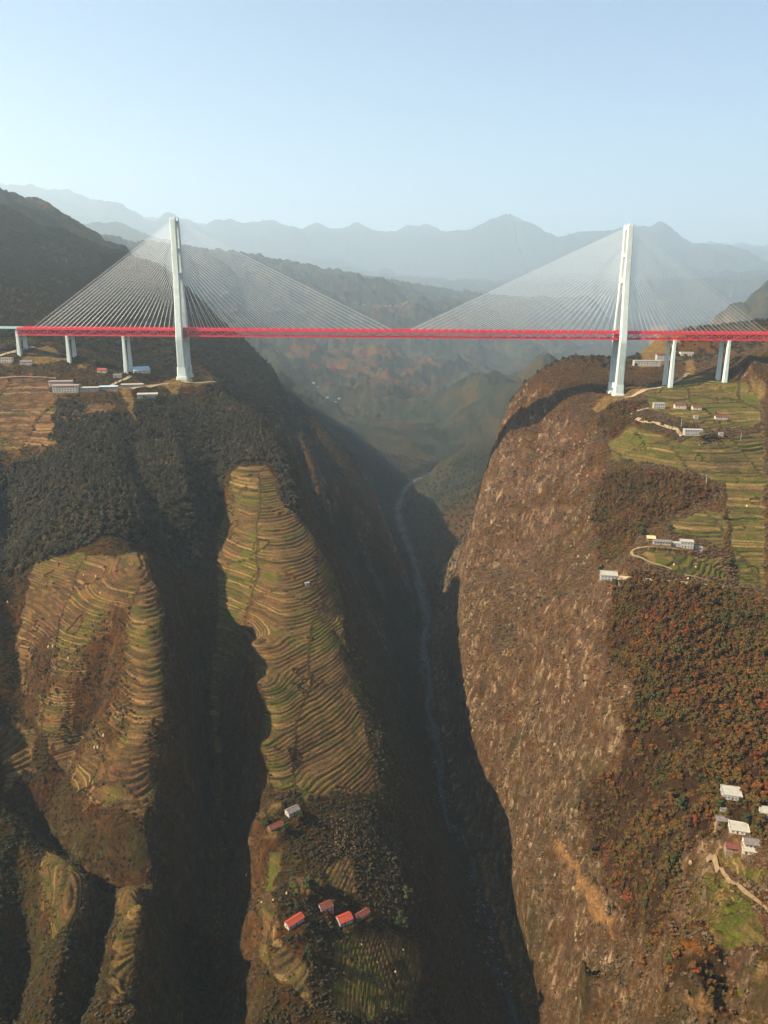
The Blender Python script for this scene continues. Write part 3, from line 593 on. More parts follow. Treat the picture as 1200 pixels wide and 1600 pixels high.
for nm_, pls in PATCHES:
    for px_ in pls:
        ps_ = np.array([hit(G1, *p)[:2] for p in px_]); lo_, hi_ = ps_.min(0) - 8, ps_.max(0) + 8; far_ = ps_[:, 1].mean(); dy_ = 0.62 if far_ < 850 else 0.85; dx_ = 1.5 if far_ < 850 else 2.0
        gx_, gy_ = np.meshgrid(np.arange(lo_[0], hi_[0], dx_), np.arange(lo_[1], hi_[1], dy_))
        m_ = region(px_, 4.0, 7.0, gx_, gy_) * (1 - bil(bad_t, gx_, gy_)) * bil(nofield, gx_, gy_) * sstep(-0.5, -0.32, fbm(gx_, gy_, 34, 3, 109))
        c_ = holding(gx_, gy_); zb_ = bil(GS.Z, gx_, gy_); t_ = treads(gx_, gy_, zb_, c_)
        bk_ = np.zeros(gx_.shape, bool); bk_[:, 1:] |= c_[:, 1:] != c_[:, :-1]; bk_[1:] |= c_[1:] != c_[:-1]
        z_ = zb_ + sstep(0.05, 0.6, m_) * (cutfill(t_, c_) * np.where(bk_, 0.8, 1.0) + 0.12 * fbm(gx_, gy_, 3.0, 2, 107))
        keep_ = m_ > 0.04; fk = keep_[:-1, :-1] & keep_[1:, :-1] & keep_[:-1, 1:] & keep_[1:, 1:]
        ix = np.arange(gx_.size).reshape(gx_.shape); qf = np.stack([ix[:-1, :-1], ix[:-1, 1:], ix[1:, 1:], ix[1:, :-1]], -1)[fk]
        if not len(qf): continue
        used = np.unique(qf); mp_ = np.zeros(gx_.size, np.int64); mp_[used] = np.arange(len(used)); qf = mp_[qf]; ptris += 2 * len(qf)
        pm = bpy.data.meshes.new('terraced_hillside'); pm.vertices.add(len(used)); pm.vertices.foreach_set('co', np.stack([gx_, gy_, z_], -1).reshape(-1, 3)[used].astype(np.float32).ravel())
        pm.loops.add(qf.size); pm.loops.foreach_set('vertex_index', qf.ravel().astype(np.int32)); pm.polygons.add(len(qf)); pm.polygons.foreach_set('loop_start', np.arange(0, qf.size, 4, dtype=np.int32)); pm.polygons.foreach_set('loop_total', np.full(len(qf), 4, np.int32))
        pm.polygons.foreach_set('use_smooth', np.ones(len(qf), bool)); pm.update(calc_edges=True)
        pm.attributes.new('cover', 'FLOAT_COLOR', 'POINT').data.foreach_set('color', np.concatenate([bil(cover, gx_, gy_), np.ones(gx_.shape + (1,))], -1).reshape(-1, 4)[used].astype(np.float32).ravel())
        for an_, av_ in (('terrace', sstep(0.1, 0.7, m_) * np.where(bk_, 0.7, 1.0)), ('tread', t_), ('rock', m_ * 0), ('green', bil(green_f, gx_, gy_)), ('plot', hash01(c_ + 90, 2) * 40)): fattr(an_, av_.ravel()[used], pm)
        pm.materials.append(M_ground); tag(link_mesh('terraced_hillside', pm, None), LABS[nm_], kind='structure')
print('PATCH TRIS', ptris, 'BASE', 2 * (NR - 1) * (NC - 1))

# haze box (air of the gorge): closed box around the viewer and all that stands on the ground
print('ZMAX', Z.max(), 'in frame', Z[(np.abs(X) < 0.6 * Y) & (Y > 0)].max())
zt = max(float(Z.max()), 760.0) + 30.0
hz = MB().box((0, 39300, (zt - 20) / 2 - 10), (260000, 83000, zt + 20)).mesh('haze')
hm = bpy.data.materials.new('haze'); hm.use_nodes = True; hn = hm.node_tree; hn.nodes.clear()
ho = hn.nodes.new('ShaderNodeOutputMaterial'); hv = hn.nodes.new('ShaderNodeVolumePrincipled')
hv.inputs['Color'].default_value = (*HAZE_COLOR, 1); hv.inputs['Density'].default_value = HAZE_DENSITY; hv.inputs['Anisotropy'].default_value = HAZE_G
for k_ in ('Density Attribute', 'Color Attribute', 'Temperature Attribute'): hv.inputs[k_].default_value = ''
hn.links.new(hv.outputs[0], ho.inputs['Volume'])
hm.cycles.homogeneous_volume = True
hz.materials.append(hm); haze = link_mesh('haze', hz, None); tag(haze, 'pale blue winter haze filling the gorge', kind='stuff')
# ------------------------------------------------------------------ vegetation
def leaf_material(name, stops, sat_noise=0.35):
    m, nt, b = new_mat(name); L = nt.links.new
    oi = N(nt, 'ObjectInfo'); r = ramp(nt, stops, 'LINEAR')
    nz = N(nt, 'TexNoise', i_Scale=0.022, i_Detail=3.0, i_Roughness=0.6); L(oi.outputs['Location'], nz.inputs['Vector'])         # stands of one kind grow together
    L(mth(nt, 'ADD', mth(nt, 'MULTIPLY', oi.outputs['Random'], 0.55), mth(nt, 'MULTIPLY', mth(nt, 'SUBTRACT', nz.outputs['Fac'], 0.3), 1.15), True), r.inputs[0])
    g_ = N(nt, 'NewGeometry'); w_ = ramp(nt, ((0.0, (1 - sat_noise,) * 3), (1.0, (1 + sat_noise, 1 + sat_noise * 0.9, 1 + sat_noise * 0.7)))); L(g_.outputs['Random Per Island'], w_.inputs[0])
    L(mixc(nt, 1.0, r.outputs[0], w_.outputs[0], 'MULTIPLY'), b.inputs['Base Color']); b.inputs['Roughness'].default_value = 0.85; b.inputs['Specular IOR Level'].default_value = 0.12
    return m
M_left = leaf_material('foliage_left_bank', ((0.0, (0.026, 0.027, 0.014)), (0.25, (0.045, 0.040, 0.020)), (0.5, (0.070, 0.052, 0.028)), (0.7, (0.036, 0.038, 0.016)), (0.86, (0.105, 0.072, 0.038)), (1.0, (0.15, 0.085, 0.038))))
M_right = leaf_material('foliage_autumn', ((0.0, (0.020, 0.026, 0.007)), (0.2, (0.055, 0.050, 0.011)), (0.36, (0.095, 0.050, 0.011)), (0.5, (0.055, 0.042, 0.012)), (0.64, (0.14, 0.052, 0.010)), (0.76, (0.034, 0.022, 0.009)), (0.88, (0.16, 0.036, 0.011)), (1.0, (0.028, 0.034, 0.009))))
M_scrub = leaf_material('foliage_scrub', ((0.0, (0.05, 0.042, 0.016)), (0.22, (0.11, 0.066, 0.030)), (0.4, (0.14, 0.085, 0.044)), (0.52, (0.055, 0.046, 0.018)), (0.66, (0.17, 0.11, 0.066)), (0.8, (0.12, 0.06, 0.027)), (0.92, (0.062, 0.052, 0.02)), (1.0, (0.16, 0.05, 0.025))))
M_hill = leaf_material('foliage_far', ((0.0, (0.024, 0.028, 0.018)), (0.4, (0.036, 0.036, 0.022)), (0.7, (0.046, 0.042, 0.026)), (1.0, (0.06, 0.05, 0.03))))
M_ever = leaf_material('foliage_evergreen', ((0.0, (0.022, 0.028, 0.009)), (0.5, (0.030, 0.036, 0.010)), (1.0, (0.044, 0.046, 0.012))))
M_bark = paint('bark', (0.075, 0.058, 0.042), 0.95, 0.05, 0.35, 6.0)

def crown_mesh(name, seed, lobes=7, leaves=17, spread=0.30, tall=0.42, base=0.30, leaf=0.125, spiky=False):
    """lumpy crown of loose leaf sprays about 1 m high in unit size; sprays sit on several lobes with gaps between"""
    rd_ = random.Random(seed); mb = MB(); cs = []
    for k in range(lobes):
        a = rd_.uniform(0, 6.28); r_ = spread * math.sqrt(rd_.random()) * (0.55 if k < 2 else 1.0); h = rd_.random()
        z = base + tall * (h if not spiky else h ** 0.7) + (0.14 if k < 2 else 0); rr = rd_.uniform(0.13, 0.21) * (1.0 if not spiky else 1.25 - 0.7 * h)
        if spiky: r_ *= 1.1 - h
        cs.append((Vector((r_ * math.cos(a), r_ * math.sin(a), z)), rr))
    for c, rr in cs:
        k_ = rr * 0.86; mb.poly([c + Vector(q) * k_ for q in ((1, .1, -.1), (.1, 1, .1), (-1, -.1, 0), (-.1, -1, .1), (.1, 0, 1), (0, .1, -.8))], [(0, 1, 4), (1, 2, 4), (2, 3, 4), (3, 0, 4), (1, 0, 5), (2, 1, 5), (3, 2, 5), (0, 3, 5)])  # opaque core added inside each lobe to block light and shade the crown
        for _ in range(leaves):
            d = Vector((rd_.gauss(0, 1), rd_.gauss(0, 1), rd_.gauss(0.25, 0.9))).normalized()
            p = c + d * rr * rd_.uniform(0.75, 1.12); p.z = max(p.z, 0.05)
            n = (d + Vector((rd_.uniform(-.4, .4), rd_.uniform(-.4, .4), rd_.uniform(-.25, .45)))).normalized()
            t = n.orthogonal().normalized(); t.rotate(Matrix.Rotation(rd_.uniform(0, 6.28), 3, n)); bt = n.cross(t); s_ = leaf * rd_.uniform(0.65, 1.35)
            mb.poly([p - t * s_ * .8 + bt * s_ * .1, p - bt * s_ * .55, p + t * s_ * .85 - bt * s_ * .1 - n * s_ * .25, p + bt * s_ * .6 + n * s_ * .1], [(0, 1, 2, 3)])
    return mb.mesh(name)
def trunk_mesh(name, seed, top=0.62, r0=0.028):
    rd_ = random.Random(seed); mb = MB(); p = Vector((0, 0, -0.25)); r_ = r0; n = 6; ring0 = []
    def limb(a, b, ra, rb):
        a, b = Vector(a), Vector(b); d = (b - a).normalized(); x = d.orthogonal().normalized(); y = d.cross(x)
        P_ = [q + x * (math.cos(2 * math.pi * i / n) * rr) + y * (math.sin(2 * math.pi * i / n) * rr) for q, rr in ((a, ra), (b, rb)) for i in range(n)]
        mb.poly(P_, [(i, (i + 1) % n, n + (i + 1) % n, n + i) for i in range(n)])
    q = Vector((rd_.uniform(-.03, .03), rd_.uniform(-.03, .03), top * 0.5)); limb(p, q, r0 * 1.25, r0 * .8); t = Vector((q.x * 2, q.y * 2, top)); limb(q, t, r0 * .8, r0 * .35)
    for k in range(4):
        a = k * 1.57 + rd_.uniform(-.5, .5); s_ = q.lerp(t, rd_.uniform(0.0, 0.6)); limb(s_, s_ + Vector((math.cos(a) * .22, math.sin(a) * .22, rd_.uniform(.12, .24))), r0 * .5, r0 * .18)
    return mb.mesh(name)
CROWN = {'wood': [crown_mesh('crown', 10 + i) for i in range(4)], 'bush': [crown_mesh('crown', 30 + i, 4, 14, 0.34, 0.22, 0.16, 0.17) for i in range(3)],
         'tall': [crown_mesh('crown', 50 + i, 8, 15, 0.22, 0.62, 0.18, 0.11, True) for i in range(2)], 'dense': [crown_mesh('crown', 60 + i, 11, 26, 0.34, 0.42, 0.28, 0.10) for i in range(2)]}
TRUNK = [trunk_mesh('trunk', 70 + i) for i in range(3)]
for t_ in TRUNK: t_.materials.append(M_bark)
_mc = {}
def crown_of(kind, i, mat):
    k = (kind, i, mat.name)
    if k not in _mc:
        me_ = CROWN[kind][i].copy(); me_.name = 'crown'; me_.materials.clear(); me_.materials.append(mat); _mc[k] = me_
    return _mc[k]

def near_val(A, x, y):
    r = np.rint(np.interp(y, rows, np.arange(NR))).astype(int); c = np.rint(np.interp(x / wid(y), cols, np.arange(NC))).astype(int); return A[r, c]
def to_px(x, y, z):
    dzc = z - CAM_Z; dep = y * CP - dzc * SP; up = dzc * CP + y * SP
    return 600 + FPX * x / dep, 800 - FPX * up / dep, dep
def in_view(x, y, z):
    """is the point clear of nearer ground, as seen from the drone"""
    t = np.linspace(0.15, 0.985, 90)[:, None]
    return ((CAM_Z + (z - CAM_Z) * t) > Ground.__call__(G, x * t, y * t) - 0.5).all(0)
fw = lambda n, y0, y1, k=0.60, m=40: (lambda yy_: (rng.uniform(-1, 1, n) * (k * yy_ + m), yy_))(np.sqrt(rng.uniform(y0 ** 2, y1 ** 2, n)))
bad = np.clip(plotm + dirt + D_slip + (rd < 15) + ((np.abs(X - P(284, 590, 1290)[0]) < 34) & (np.abs(Y - 1290) < 32)) + ((np.abs(X - 378) < 30) & (np.abs(Y - 1290) < 30)), 0, 1)
groups = {}
def scatter(key, n, y0, y1, dens, smin, smax, pw=1.0):
    x, y = fw(n, y0, y1); p = near_val(dens, x, y) * (1 - near_val(bad, x, y)); k = rng.uniform(0, 1, n) < p; x, y = x[k], y[k]
    z = G(x, y); s_ = smin + (smax - smin) * rng.uniform(0, 1, len(x)) ** pw

    groups.setdefault(key, []).append(np.stack([x, y, z - 0.06 * s_, s_], 1))
hedge = ter * sstep(0.22, 0.4, fbm(X, Y, 26, 3, 301)) * 0.5
scrubd = (1 - forest) * (1 - ter) * (1 - 0.35 * rock) * (0.35 + 0.65 * sstep(-0.35, 0.3, fbm(X, Y, 35, 3, 303)))
scr_l = scrubd * leftm; scr_r = scrubd * (1 - leftm)
scatter('left', 110000, 300, 1500, F_left, 4.6, 8.6); scatter('right', 290000, 300, 1500, F_right * (0.25 + 0.75 * sstep(-0.25, 0.1, fbm(X, Y, 30, 3, 305))), 3.0, 9.0, 1.7)
scatter('left', 30000, 300, 1500, hedge * leftm, 2.0, 4.0); scatter('right', 26000, 300, 1500, hedge * (1 - leftm), 2.0, 4.5)
scatter('right', 170000, 300, 1500, F_right * 0.8, 1.4, 3.6, 1.4); scatter('scrub', 560000, 260, 1500, scr_r, 1.3, 4.6, 2.2); scatter('leftscrub', 60000, 260, 1150, (T_blk + T_low + T_spur).clip(0, 1) * 0.35, 0.9, 2.2); scatter('leftscrub', 120000, 260, 1500, scr_l, 1.8, 4.6, 1.6)
scatter('leftscrub', 70000, 260, 720, leftm * (1 - ter * 0.7) * 0.6, 1.2, 3.4, 1.6); scatter('leftscrub', 40000, 700, 1150, scr_l * 0.5, 1.0, 2.6)
hillm = leftm * (1 - sstep(0.9, 1.6, sls)); scatter('hill', 70000, 1400, 2750, hillm * 0.8, 6.0, 10.0); scatter('hill', 30000, 1400, 2400, (1 - leftm) * 0.6, 5.0, 9.0)
groups = {k: np.concatenate(v) for k, v in groups.items()}
KINDS_ = {'left': ('woodland', 'grey-brown and olive woodland covering the left bank', [('wood', 0), ('wood', 1), ('wood', 2), ('wood', 3), ('bush', 1)], M_left),
          'right': ('woodland', 'orange and olive autumn woodland on the right bank', [('wood', 0), ('wood', 1), ('tall', 0), ('wood', 3), ('bush', 0)], M_right),
          'scrub': ('scrub', 'dry brown scrub clinging to the big right wall', [('bush', 0), ('bush', 1), ('bush', 2)], M_scrub),
          'leftscrub': ('scrub', 'dull olive scrub on the left bank walls and gullies', [('bush', 0), ('bush', 1), ('bush', 2)], M_left),
          'hill': ('woodland', 'far woodland on the hills behind the bridge', [('wood', 0), ('wood', 2), ('bush', 2)], M_hill)}
# the trees that show largest stand as single trees, the rest as woodland
single = []
for key, label_kind, cap in (('right', 0, 170), ('left', 1, 90), ('leftscrub', 2, 40)):
    g_ = groups[key]; u, v, dep = to_px(g_[:, 0], g_[:, 1], g_[:, 2] + g_[:, 3] * 0.5); px = g_[:, 3] / dep * FPX
    okv = (u > 6) & (u < 1194) & (v > 560) & (v < 1594); order = np.argsort(-np.where(okv, px, 0))[:1600]
    vis = in_view(g_[order, 0], g_[order, 1], g_[order, 2] + g_[order, 3] * 0.75); ch = order[vis][:cap]
    for i in ch: single.append((key, g_[i], u[i], v[i]))
    groups[key] = np.delete(g_, ch, 0)
def plant_tree(name, kind, ci_, mat, p, s_, rz, label, cat, group=None, wide=1.0):
    t = empty(name, p, rz); t.scale = (s_ * wide, s_ * wide, s_); tag(t, label, cat, group)
    link_mesh('trunk', TRUNK[ci_ % 3], None, t); link_mesh('crown', crown_of(kind, ci_, mat), None, t); return t
MARKS = {'right': [(1142, 1238, 'the highest white house of the right hamlet'), (1154, 1292, 'the pale flat roof of the right hamlet'), (1174, 1318, 'the grey gable of the right hamlet'), (951, 898, 'the big white farmhouse on the brow'), (1034, 846, 'the long low house of the hilltop row'), (1075, 850, 'the tall house of the hilltop row'),
                   (900, 1360, 'the bare earth scar'), (970, 1465, 'the lower end of the bare earth scar'), (1065, 1490, 'the orange bare patch'), (1110, 1420, 'the ochre hamlet fields'), (1100, 1345, 'the rutted hamlet track'), (1060, 915, 'the farm track'), (1170, 935, 'the right end of the farm track'), (1060, 1050, 'the middle of the autumn wood'), (1160, 1110, 'the right side of the autumn wood'), (990, 1130, 'the left side of the autumn wood'), (1060, 1180, 'the lower part of the autumn wood'), (1150, 1000, 'the upper right of the autumn wood')],
         'left': [(457, 1265, 'the white gabled farmhouse'), (430, 1292, 'the low mud house'), (460, 1440, 'the long narrow red roof'), (538, 1437, 'the brightest red roof'), (566, 1430, 'the maroon roof'), (480, 914, 'the tiny white hut'), (104, 607, 'the three-storey dormitory'), (231, 620, 'the white-roofed shed under the left tower'), (288, 600, 'the foot of the left tower'), (150, 862, 'the top of the left block terraces'), (60, 870, 'the upper left corner of the block terraces'), (240, 870, 'the upper right corner of the block terraces'),
                  (300, 700, 'the wood below the left tower'), (120, 740, 'the wood above the left block'), (400, 700, 'the top of the terraced spur'), (150, 1000, 'the left block terraces'), (220, 1150, 'the right side of the left block'), (160, 1330, 'the dark diagonal gully'), (90, 1450, 'the lit ridge at the lower left'), (220, 1500, 'the ridge beside the dark ravine'), (400, 1550, 'the bottom terraces of the spur'), (590, 1540, 'the ploughed field below the red roofs'), (640, 1350, 'the spur brow above the gorge'), (470, 1100, 'the middle of the terraced spur')]}
MARKS['leftscrub'] = MARKS['left']
def where(key, u, v):
    m = min(MARKS[key], key=lambda q: (q[0] - u) ** 2 + (q[1] - v) ** 2); dx, dy = u - m[0], v - m[1]
    rel = ('to the right of' if dx > 0 else 'to the left of') if abs(dx) > abs(dy) else ('below' if dy > 0 else 'above')
    rel = {'to the right of': 'right of', 'to the left of': 'left of'}.get(rel, rel); r_ = math.hypot(dx, dy)
    return ('close ' if r_ < 28 else 'well ' if r_ > 70 else '') + rel + ' ' + m[2]
for i, (key, g_, u, v) in enumerate(single):
    sz = 'tall' if g_[3] > (8.0 if key == 'right' else 7.6 if key == 'left' else 4.0) else 'small' if g_[3] < (6.6 if key == 'right' else 5.5 if key == 'left' else 3.0) else 'middling'
    if key == 'right':
        k, c = (('wood', 0), ('wood', 1), ('tall', 0), ('wood', 3))[i % 4]; plant_tree('autumn_tree', k, c, M_right, g_[:3], g_[3], i * 1.7, sz + (' pointed' if k == 'tall' else ' round') + ' autumn tree ' + where(key, u, v), 'tree', 'autumn trees of the right bank', 1.1)
    elif key == 'left': plant_tree('broadleaf_tree', 'wood', i % 4, M_left, g_[:3], g_[3], i * 1.3, sz + ' olive-brown tree ' + where(key, u, v), 'tree', 'trees of the left bank', 1.1)
    else: plant_tree('shrub', 'bush', i % 3, M_left, g_[:3], g_[3], i * 1.1, sz + ' olive shrub ' + where(key, u, v), 'shrub', 'shrubs of the left foreground')

def instancer(name, label, P4, protos, seed):
    """one object that sets a plant on each of its points"""
    me_ = bpy.data.meshes.new(name); me_.vertices.add(len(P4)); me_.vertices.foreach_set('co', P4[:, :3].astype(np.float32).ravel())
    r_ = np.random.default_rng(seed)
    me_.attributes.new('size', 'FLOAT', 'POINT').data.foreach_set('value', P4[:, 3].astype(np.float32))
    me_.attributes.new('turn', 'FLOAT', 'POINT').data.foreach_set('value', r_.uniform(0, 6.28, len(P4)).astype(np.float32))
    me_.attributes.new('which', 'INT', 'POINT').data.foreach_set('value', r_.integers(0, len(protos), len(P4)).astype(np.int32))
    o = link_mesh(name, me_, None)
    ng = bpy.data.node_groups.new(name, 'GeometryNodeTree'); ng.interface.new_socket('Geometry', in_out='INPUT', socket_type='NodeSocketGeometry'); ng.interface.new_socket('Geometry', in_out='OUTPUT', socket_type='NodeSocketGeometry')
    A = ng.nodes.new; L = ng.links.new; gi = A('NodeGroupInput'); go = A('NodeGroupOutput'); mp = A('GeometryNodeMeshToPoints'); L(gi.outputs[0], mp.inputs[0])
    iop = A('GeometryNodeInstanceOnPoints'); L(mp.outputs[0], iop.inputs['Points']); iop.inputs['Pick Instance'].default_value = True
    jn = A('GeometryNodeJoinGeometry')
    for p_ in protos:
        oi = A('GeometryNodeObjectInfo'); oi.inputs['Object'].default_value = p_; oi.inputs['As Instance'].default_value = True; oi.transform_space = 'ORIGINAL'; L(oi.outputs['Geometry'], jn.inputs[0])
    L(jn.outputs[0], iop.inputs['Instance'])
    def at(n, t): a = A('GeometryNodeInputNamedAttribute'); a.data_type = t; a.inputs[0].default_value = n; return a.outputs[0]
    L(at('which', 'INT'), iop.inputs['Instance Index']); L(at('size', 'FLOAT'), iop.inputs['Scale'])
    cx = A('ShaderNodeCombineXYZ'); L(at('turn', 'FLOAT'), cx.inputs[2])
    try:
        er = A('FunctionNodeEulerToRotation'); L(cx.outputs[0], er.inputs[0]); L(er.outputs[0], iop.inputs['Rotation'])
    except Exception: L(cx.outputs[0], iop.inputs['Rotation'])
    L(iop.outputs[0], go.inputs[0])
    md = o.modifiers.new('scatter', 'NODES'); md.node_group = ng; tag(o, label, kind='stuff'); return o
for j, (k, (nm, lab, pr, mt)) in enumerate(KINDS_.items()):
    protos = [bpy.data.objects.new('crown_source', crown_of(a, b, mt)) for a, b in pr]
    instancer(nm, lab, groups[k], protos, 400 + j)
print('PLANTS', {k: len(v) for k, v in groups.items()}, len(single))
# ------------------------------------------------------------------ river, roads
def smooth_line(ps, step):
    ps = np.asarray(ps, float); d = np.concatenate([[0], np.cumsum(np.hypot(*(np.diff(ps[:, :2], axis=0).T)))]); t = np.arange(0, d[-1], step)
    o = np.stack([np.interp(t, d, ps[:, k]) for k in range(2)], 1)
    for _ in range(3): o[1:-1] = (o[:-2] + 2 * o[1:-1] + o[2:]) / 4
    return o
def ribbon(name, ps, width, mat, lift, label, zfun=None, across=3, step=4.0, wob=0.0):
    ps = smooth_line(ps, step); t = np.gradient(ps, axis=0); t /= np.maximum(np.linalg.norm(t, axis=1), 1e-6)[:, None]; nrm = np.stack([-t[:, 1], t[:, 0]], 1)
    V = []; F = []
    for i, (p, n_) in enumerate(zip(ps, nrm)):
        w_ = width * (1 + wob * float(fbm(np.array([i * step]), np.array([7.0]), 30, 2, 9)[0]))
        q_ = [p + n_ * w_ * (k / (across - 1) - 0.5) for k in range(across)]
        zz = [zfun(a) if zfun else H(a[0], a[1]) for a in q_]
        if not zfun: zc = max(zz[across // 2], sum(zz) / across); zz = [max(z_, zc - 0.25 * width * 0.3) for z_ in zz]
        V += [(a[0], a[1], z_ + lift) for a, z_ in zip(q_, zz)]
    for i in range(len(ps) - 1):
        for k in range(across - 1): a = i * across + k; F.append((a, a + 1, a + across + 1, a + across))
    me_ = bpy.data.meshes.new(name); me_.from_pydata(V, [], F); me_.update(); o = link_mesh(name, me_, mat); tag(o, label, kind='structure'); return o
def water_material():
    m, nt, b = new_mat('river_water'); L = nt.links.new; tc = N(nt, 'TexCoord')
    mp = N(nt, 'Mapping'); mp.inputs['Scale'].default_value = (0.16, 0.06, 0.1); L(tc.outputs['Object'], mp.inputs[0])
    n_ = N(nt, 'TexNoise', i_Scale=1.0, i_Detail=8.0, i_Roughness=0.75, i_Distortion=1.2); L(mp.outputs[0], n_.inputs['Vector'])
    foam = ramp(nt, ((0.64, (0, 0, 0)), (0.72, (1, 1, 1)))); L(n_.outputs['Fac'], foam.inputs[0])
    L(mixc(nt, foam.outputs[0], (0.022, 0.028, 0.032), (0.55, 0.57, 0.58)), b.inputs['Base Color'])
    b.inputs['Roughness'].default_value = 0.6; b.inputs['Specular IOR Level'].default_value = 0.2
    bp = N(nt, 'Bump', i_Strength=0.8, i_Distance=0.8); L(n_.outputs['Fac'], bp.inputs['Height']); L(bp.outputs[0], b.inputs['Normal']); return m
ry = np.arange(-700, 3600, 12.0)
ribbon('river', [(riv_x(y) + 5 * math.sin(y / 37.0) + 3 * math.sin(y / 15.3 + 1), y) for y in ry], 6, water_material(), 0.35, 'white-flecked river on the floor of the gorge', lambda a: float(riv_z(a[1])), 5, 10.0, 1.2)
M_stone = paint('river_stone', (0.15, 0.14, 0.125), 0.9, 0.1, 0.35, 1.5)
def stone_mesh(seed):
    r_ = random.Random(seed); bm = bmesh.new(); bmesh.ops.create_icosphere(bm, subdivisions=1, radius=0.5)
    for v_ in bm.verts: v_.co *= r_.uniform(0.7, 1.2); v_.co.z *= 0.7
    me_ = bpy.data.meshes.new('stone'); bm.to_mesh(me_); bm.free(); me_.materials.append(M_stone); return me_
nb = 8000; by = np.sqrt(rng.uniform(300 ** 2, 2700 ** 2, nb)); bx = riv_x(by) + rng.normal(0, 1, nb) * 6.5; bs = 0.6 + 2.8 * rng.uniform(0, 1, nb) ** 4; kb = fbm(bx, by, 60, 2, 245) > -0.12; bx, by, bs = bx[kb], by[kb], bs[kb]
instancer('boulders', 'grey boulders strewn along the river bed', np.stack([bx, by, np.maximum(G(bx, by), riv_z(by) + 0.2), bs], 1), [bpy.data.objects.new('stone_source', stone_mesh(s_)) for s_ in range(3)], 500)

# pale limestone blocks standing out of the scrub on the right wall
M_lime = paint('limestone', (0.25, 0.175, 0.105), 0.95, 0.05, 0.4, 0.8)
def slab_stone(seed):
    me_ = stone_mesh(seed); me_.materials.clear(); me_.materials.append(M_lime)
    for v_ in me_.vertices: v_.co.z *= 1.9; v_.co.x *= 0.8
    return me_
ox_, oy_ = fw(60000, 480, 1420); on_ = fbm(ox_, oy_, 40, 3, 247) + 0.5 * fbm(ox_, oy_, 12, 2, 249); ok_ = (ox_ > riv_x(oy_) + 14) & (near_val(sls, ox_, oy_) > 0.95) & (near_val(forest, ox_, oy_) < 0.3) & (on_ > 0.16)
ox_, oy_ = ox_[ok_], oy_[ok_]; instancer('rock_outcrops', 'pale limestone blocks showing through the scrub of the right wall', np.stack([ox_, oy_, G(ox_, oy_), 0.8 + 3.2 * rng.uniform(0, 1, len(ox_)) ** 3], 1), [bpy.data.objects.new('stone_source', slab_stone(s_)) for s_ in range(11, 15)], 505)
print('ROCKS', len(ox_))
M_dirt = paint('dirt_road', (0.20, 0.135, 0.072), 0.95, 0.05, 0.3, 0.35)
M_conc_road = paint('pale_track', (0.27, 0.20, 0.12), 0.95, 0.05, 0.25, 0.35)
def road_z(a):
    return max(max(float(GS(a[0] + i, a[1] + j)) + 0.55, H(a[0] + i, a[1] + j)) for i in (-1.2, 0, 1.2) for j in (-1.2, 0, 1.2))
def road(px, w, label, mat=None, lift=0.45): return ribbon('dirt_road', [hit(G, *p)[:2] for p in px], w, mat or M_dirt, lift, label, road_z, 3, 3.0, 0.25)
road([(1205, 944), (1165, 930), (1130, 920), (1090, 915), (1040, 911), (1000, 909), (962, 908)], 4.0, 'tan track leading past the white farmhouse', M_conc_road)
road([(1150, 926), (1110, 909), (1068, 900)], 3.0, 'tan field track branching above the farm track')
road([(1050, 893), (1015, 882), (988, 870), (986, 862), (1005, 857), (1035, 857), (1060, 860)], 3.2, 'looping track round the green field below the hilltop farms')
road([(1066, 682), (1058, 672), (1030, 664), (1005, 660), (988, 656), (984, 650), (996, 643), (1015, 638)], 6.0, 'wide pale haul road curving below the right tower', M_conc_road)
road([(975, 622), (1005, 612), (1035, 605), (1060, 595), (1075, 584)], 7.0, 'dirt haul road climbing from the right tower yard', M_conc_road)
road([(1078, 594), (1105, 597), (1130, 599)], 4.0, 'track to the farther right pier')
road([(1104, 1351), (1118, 1362), (1135, 1376), (1165, 1400), (1205, 1432)], 2.4, 'rutted track crossing the fields below the hamlet')
road([(148, 612), (175, 604), (195, 594), (205, 588)], 6.0, 'site road between the sheds and the left pier', M_conc_road)
road([(0, 557), (30, 550), (55, 543)], 7.0, 'dirt road on the left plateau below the abutment', M_conc_road)
road([(205, 608), (225, 605), (260, 600), (290, 597), (340, 597)], 9.0, 'tan site road along the foot of the left tower', M_conc_road)
road([(0, 592), (45, 590), (90, 592)], 3.0, 'narrow pale road along the left terraces')
road([(583, 481), (610, 478), (640, 471)], 14.0, 'far pale road cut across the middle hill')
road([(1005, 470), (1060, 468)], 10.0, 'far road on the plateau behind the right tower')

# ------------------------------------------------------------------ the bridge
M_red = paint('red_steel', (0.74, 0.034, 0.06), 0.45, 0.4, 0.18, 0.2)
M_conc = paint('tower_concrete', (0.62, 0.68, 0.60), 0.85, 0.15, 0.10, 0.10, 0.16)
M_conc2 = paint('lower_concrete', (0.52, 0.58, 0.53), 0.85, 0.15, 0.12, 0.10, 0.2)
M_cable = paint('cable_sheath', (0.80, 0.83, 0.82), 0.5, 0.4, 0.05)
M_asph = paint('bridge_asphalt', (0.09, 0.09, 0.095), 0.95, 0.1, 0.2, 0.5)
M_white = paint('lane_paint', (0.75, 0.75, 0.72), 0.8)
M_rail = paint('rail_paint', (0.36, 0.52, 0.48), 0.6, 0.3)
YC, HALF = 1297.0, 14.0; YN = YC - HALF
EL, ER = P(26, 511, YN), P(1195, 519.5, YN)
def zd(x): return EL[2] + (ER[2] - EL[2]) * (x - EL[0]) / (ER[0] - EL[0])
XL, XR = EL[0], ER[0] + 160.0
bridge = empty('cable_stayed_bridge', (XL, YC, zd(XL))); bridge.location = (0, 0, 0)
tag(bridge, 'cable-stayed bridge with red truss deck and two pale concrete towers spanning the gorge', 'bridge')
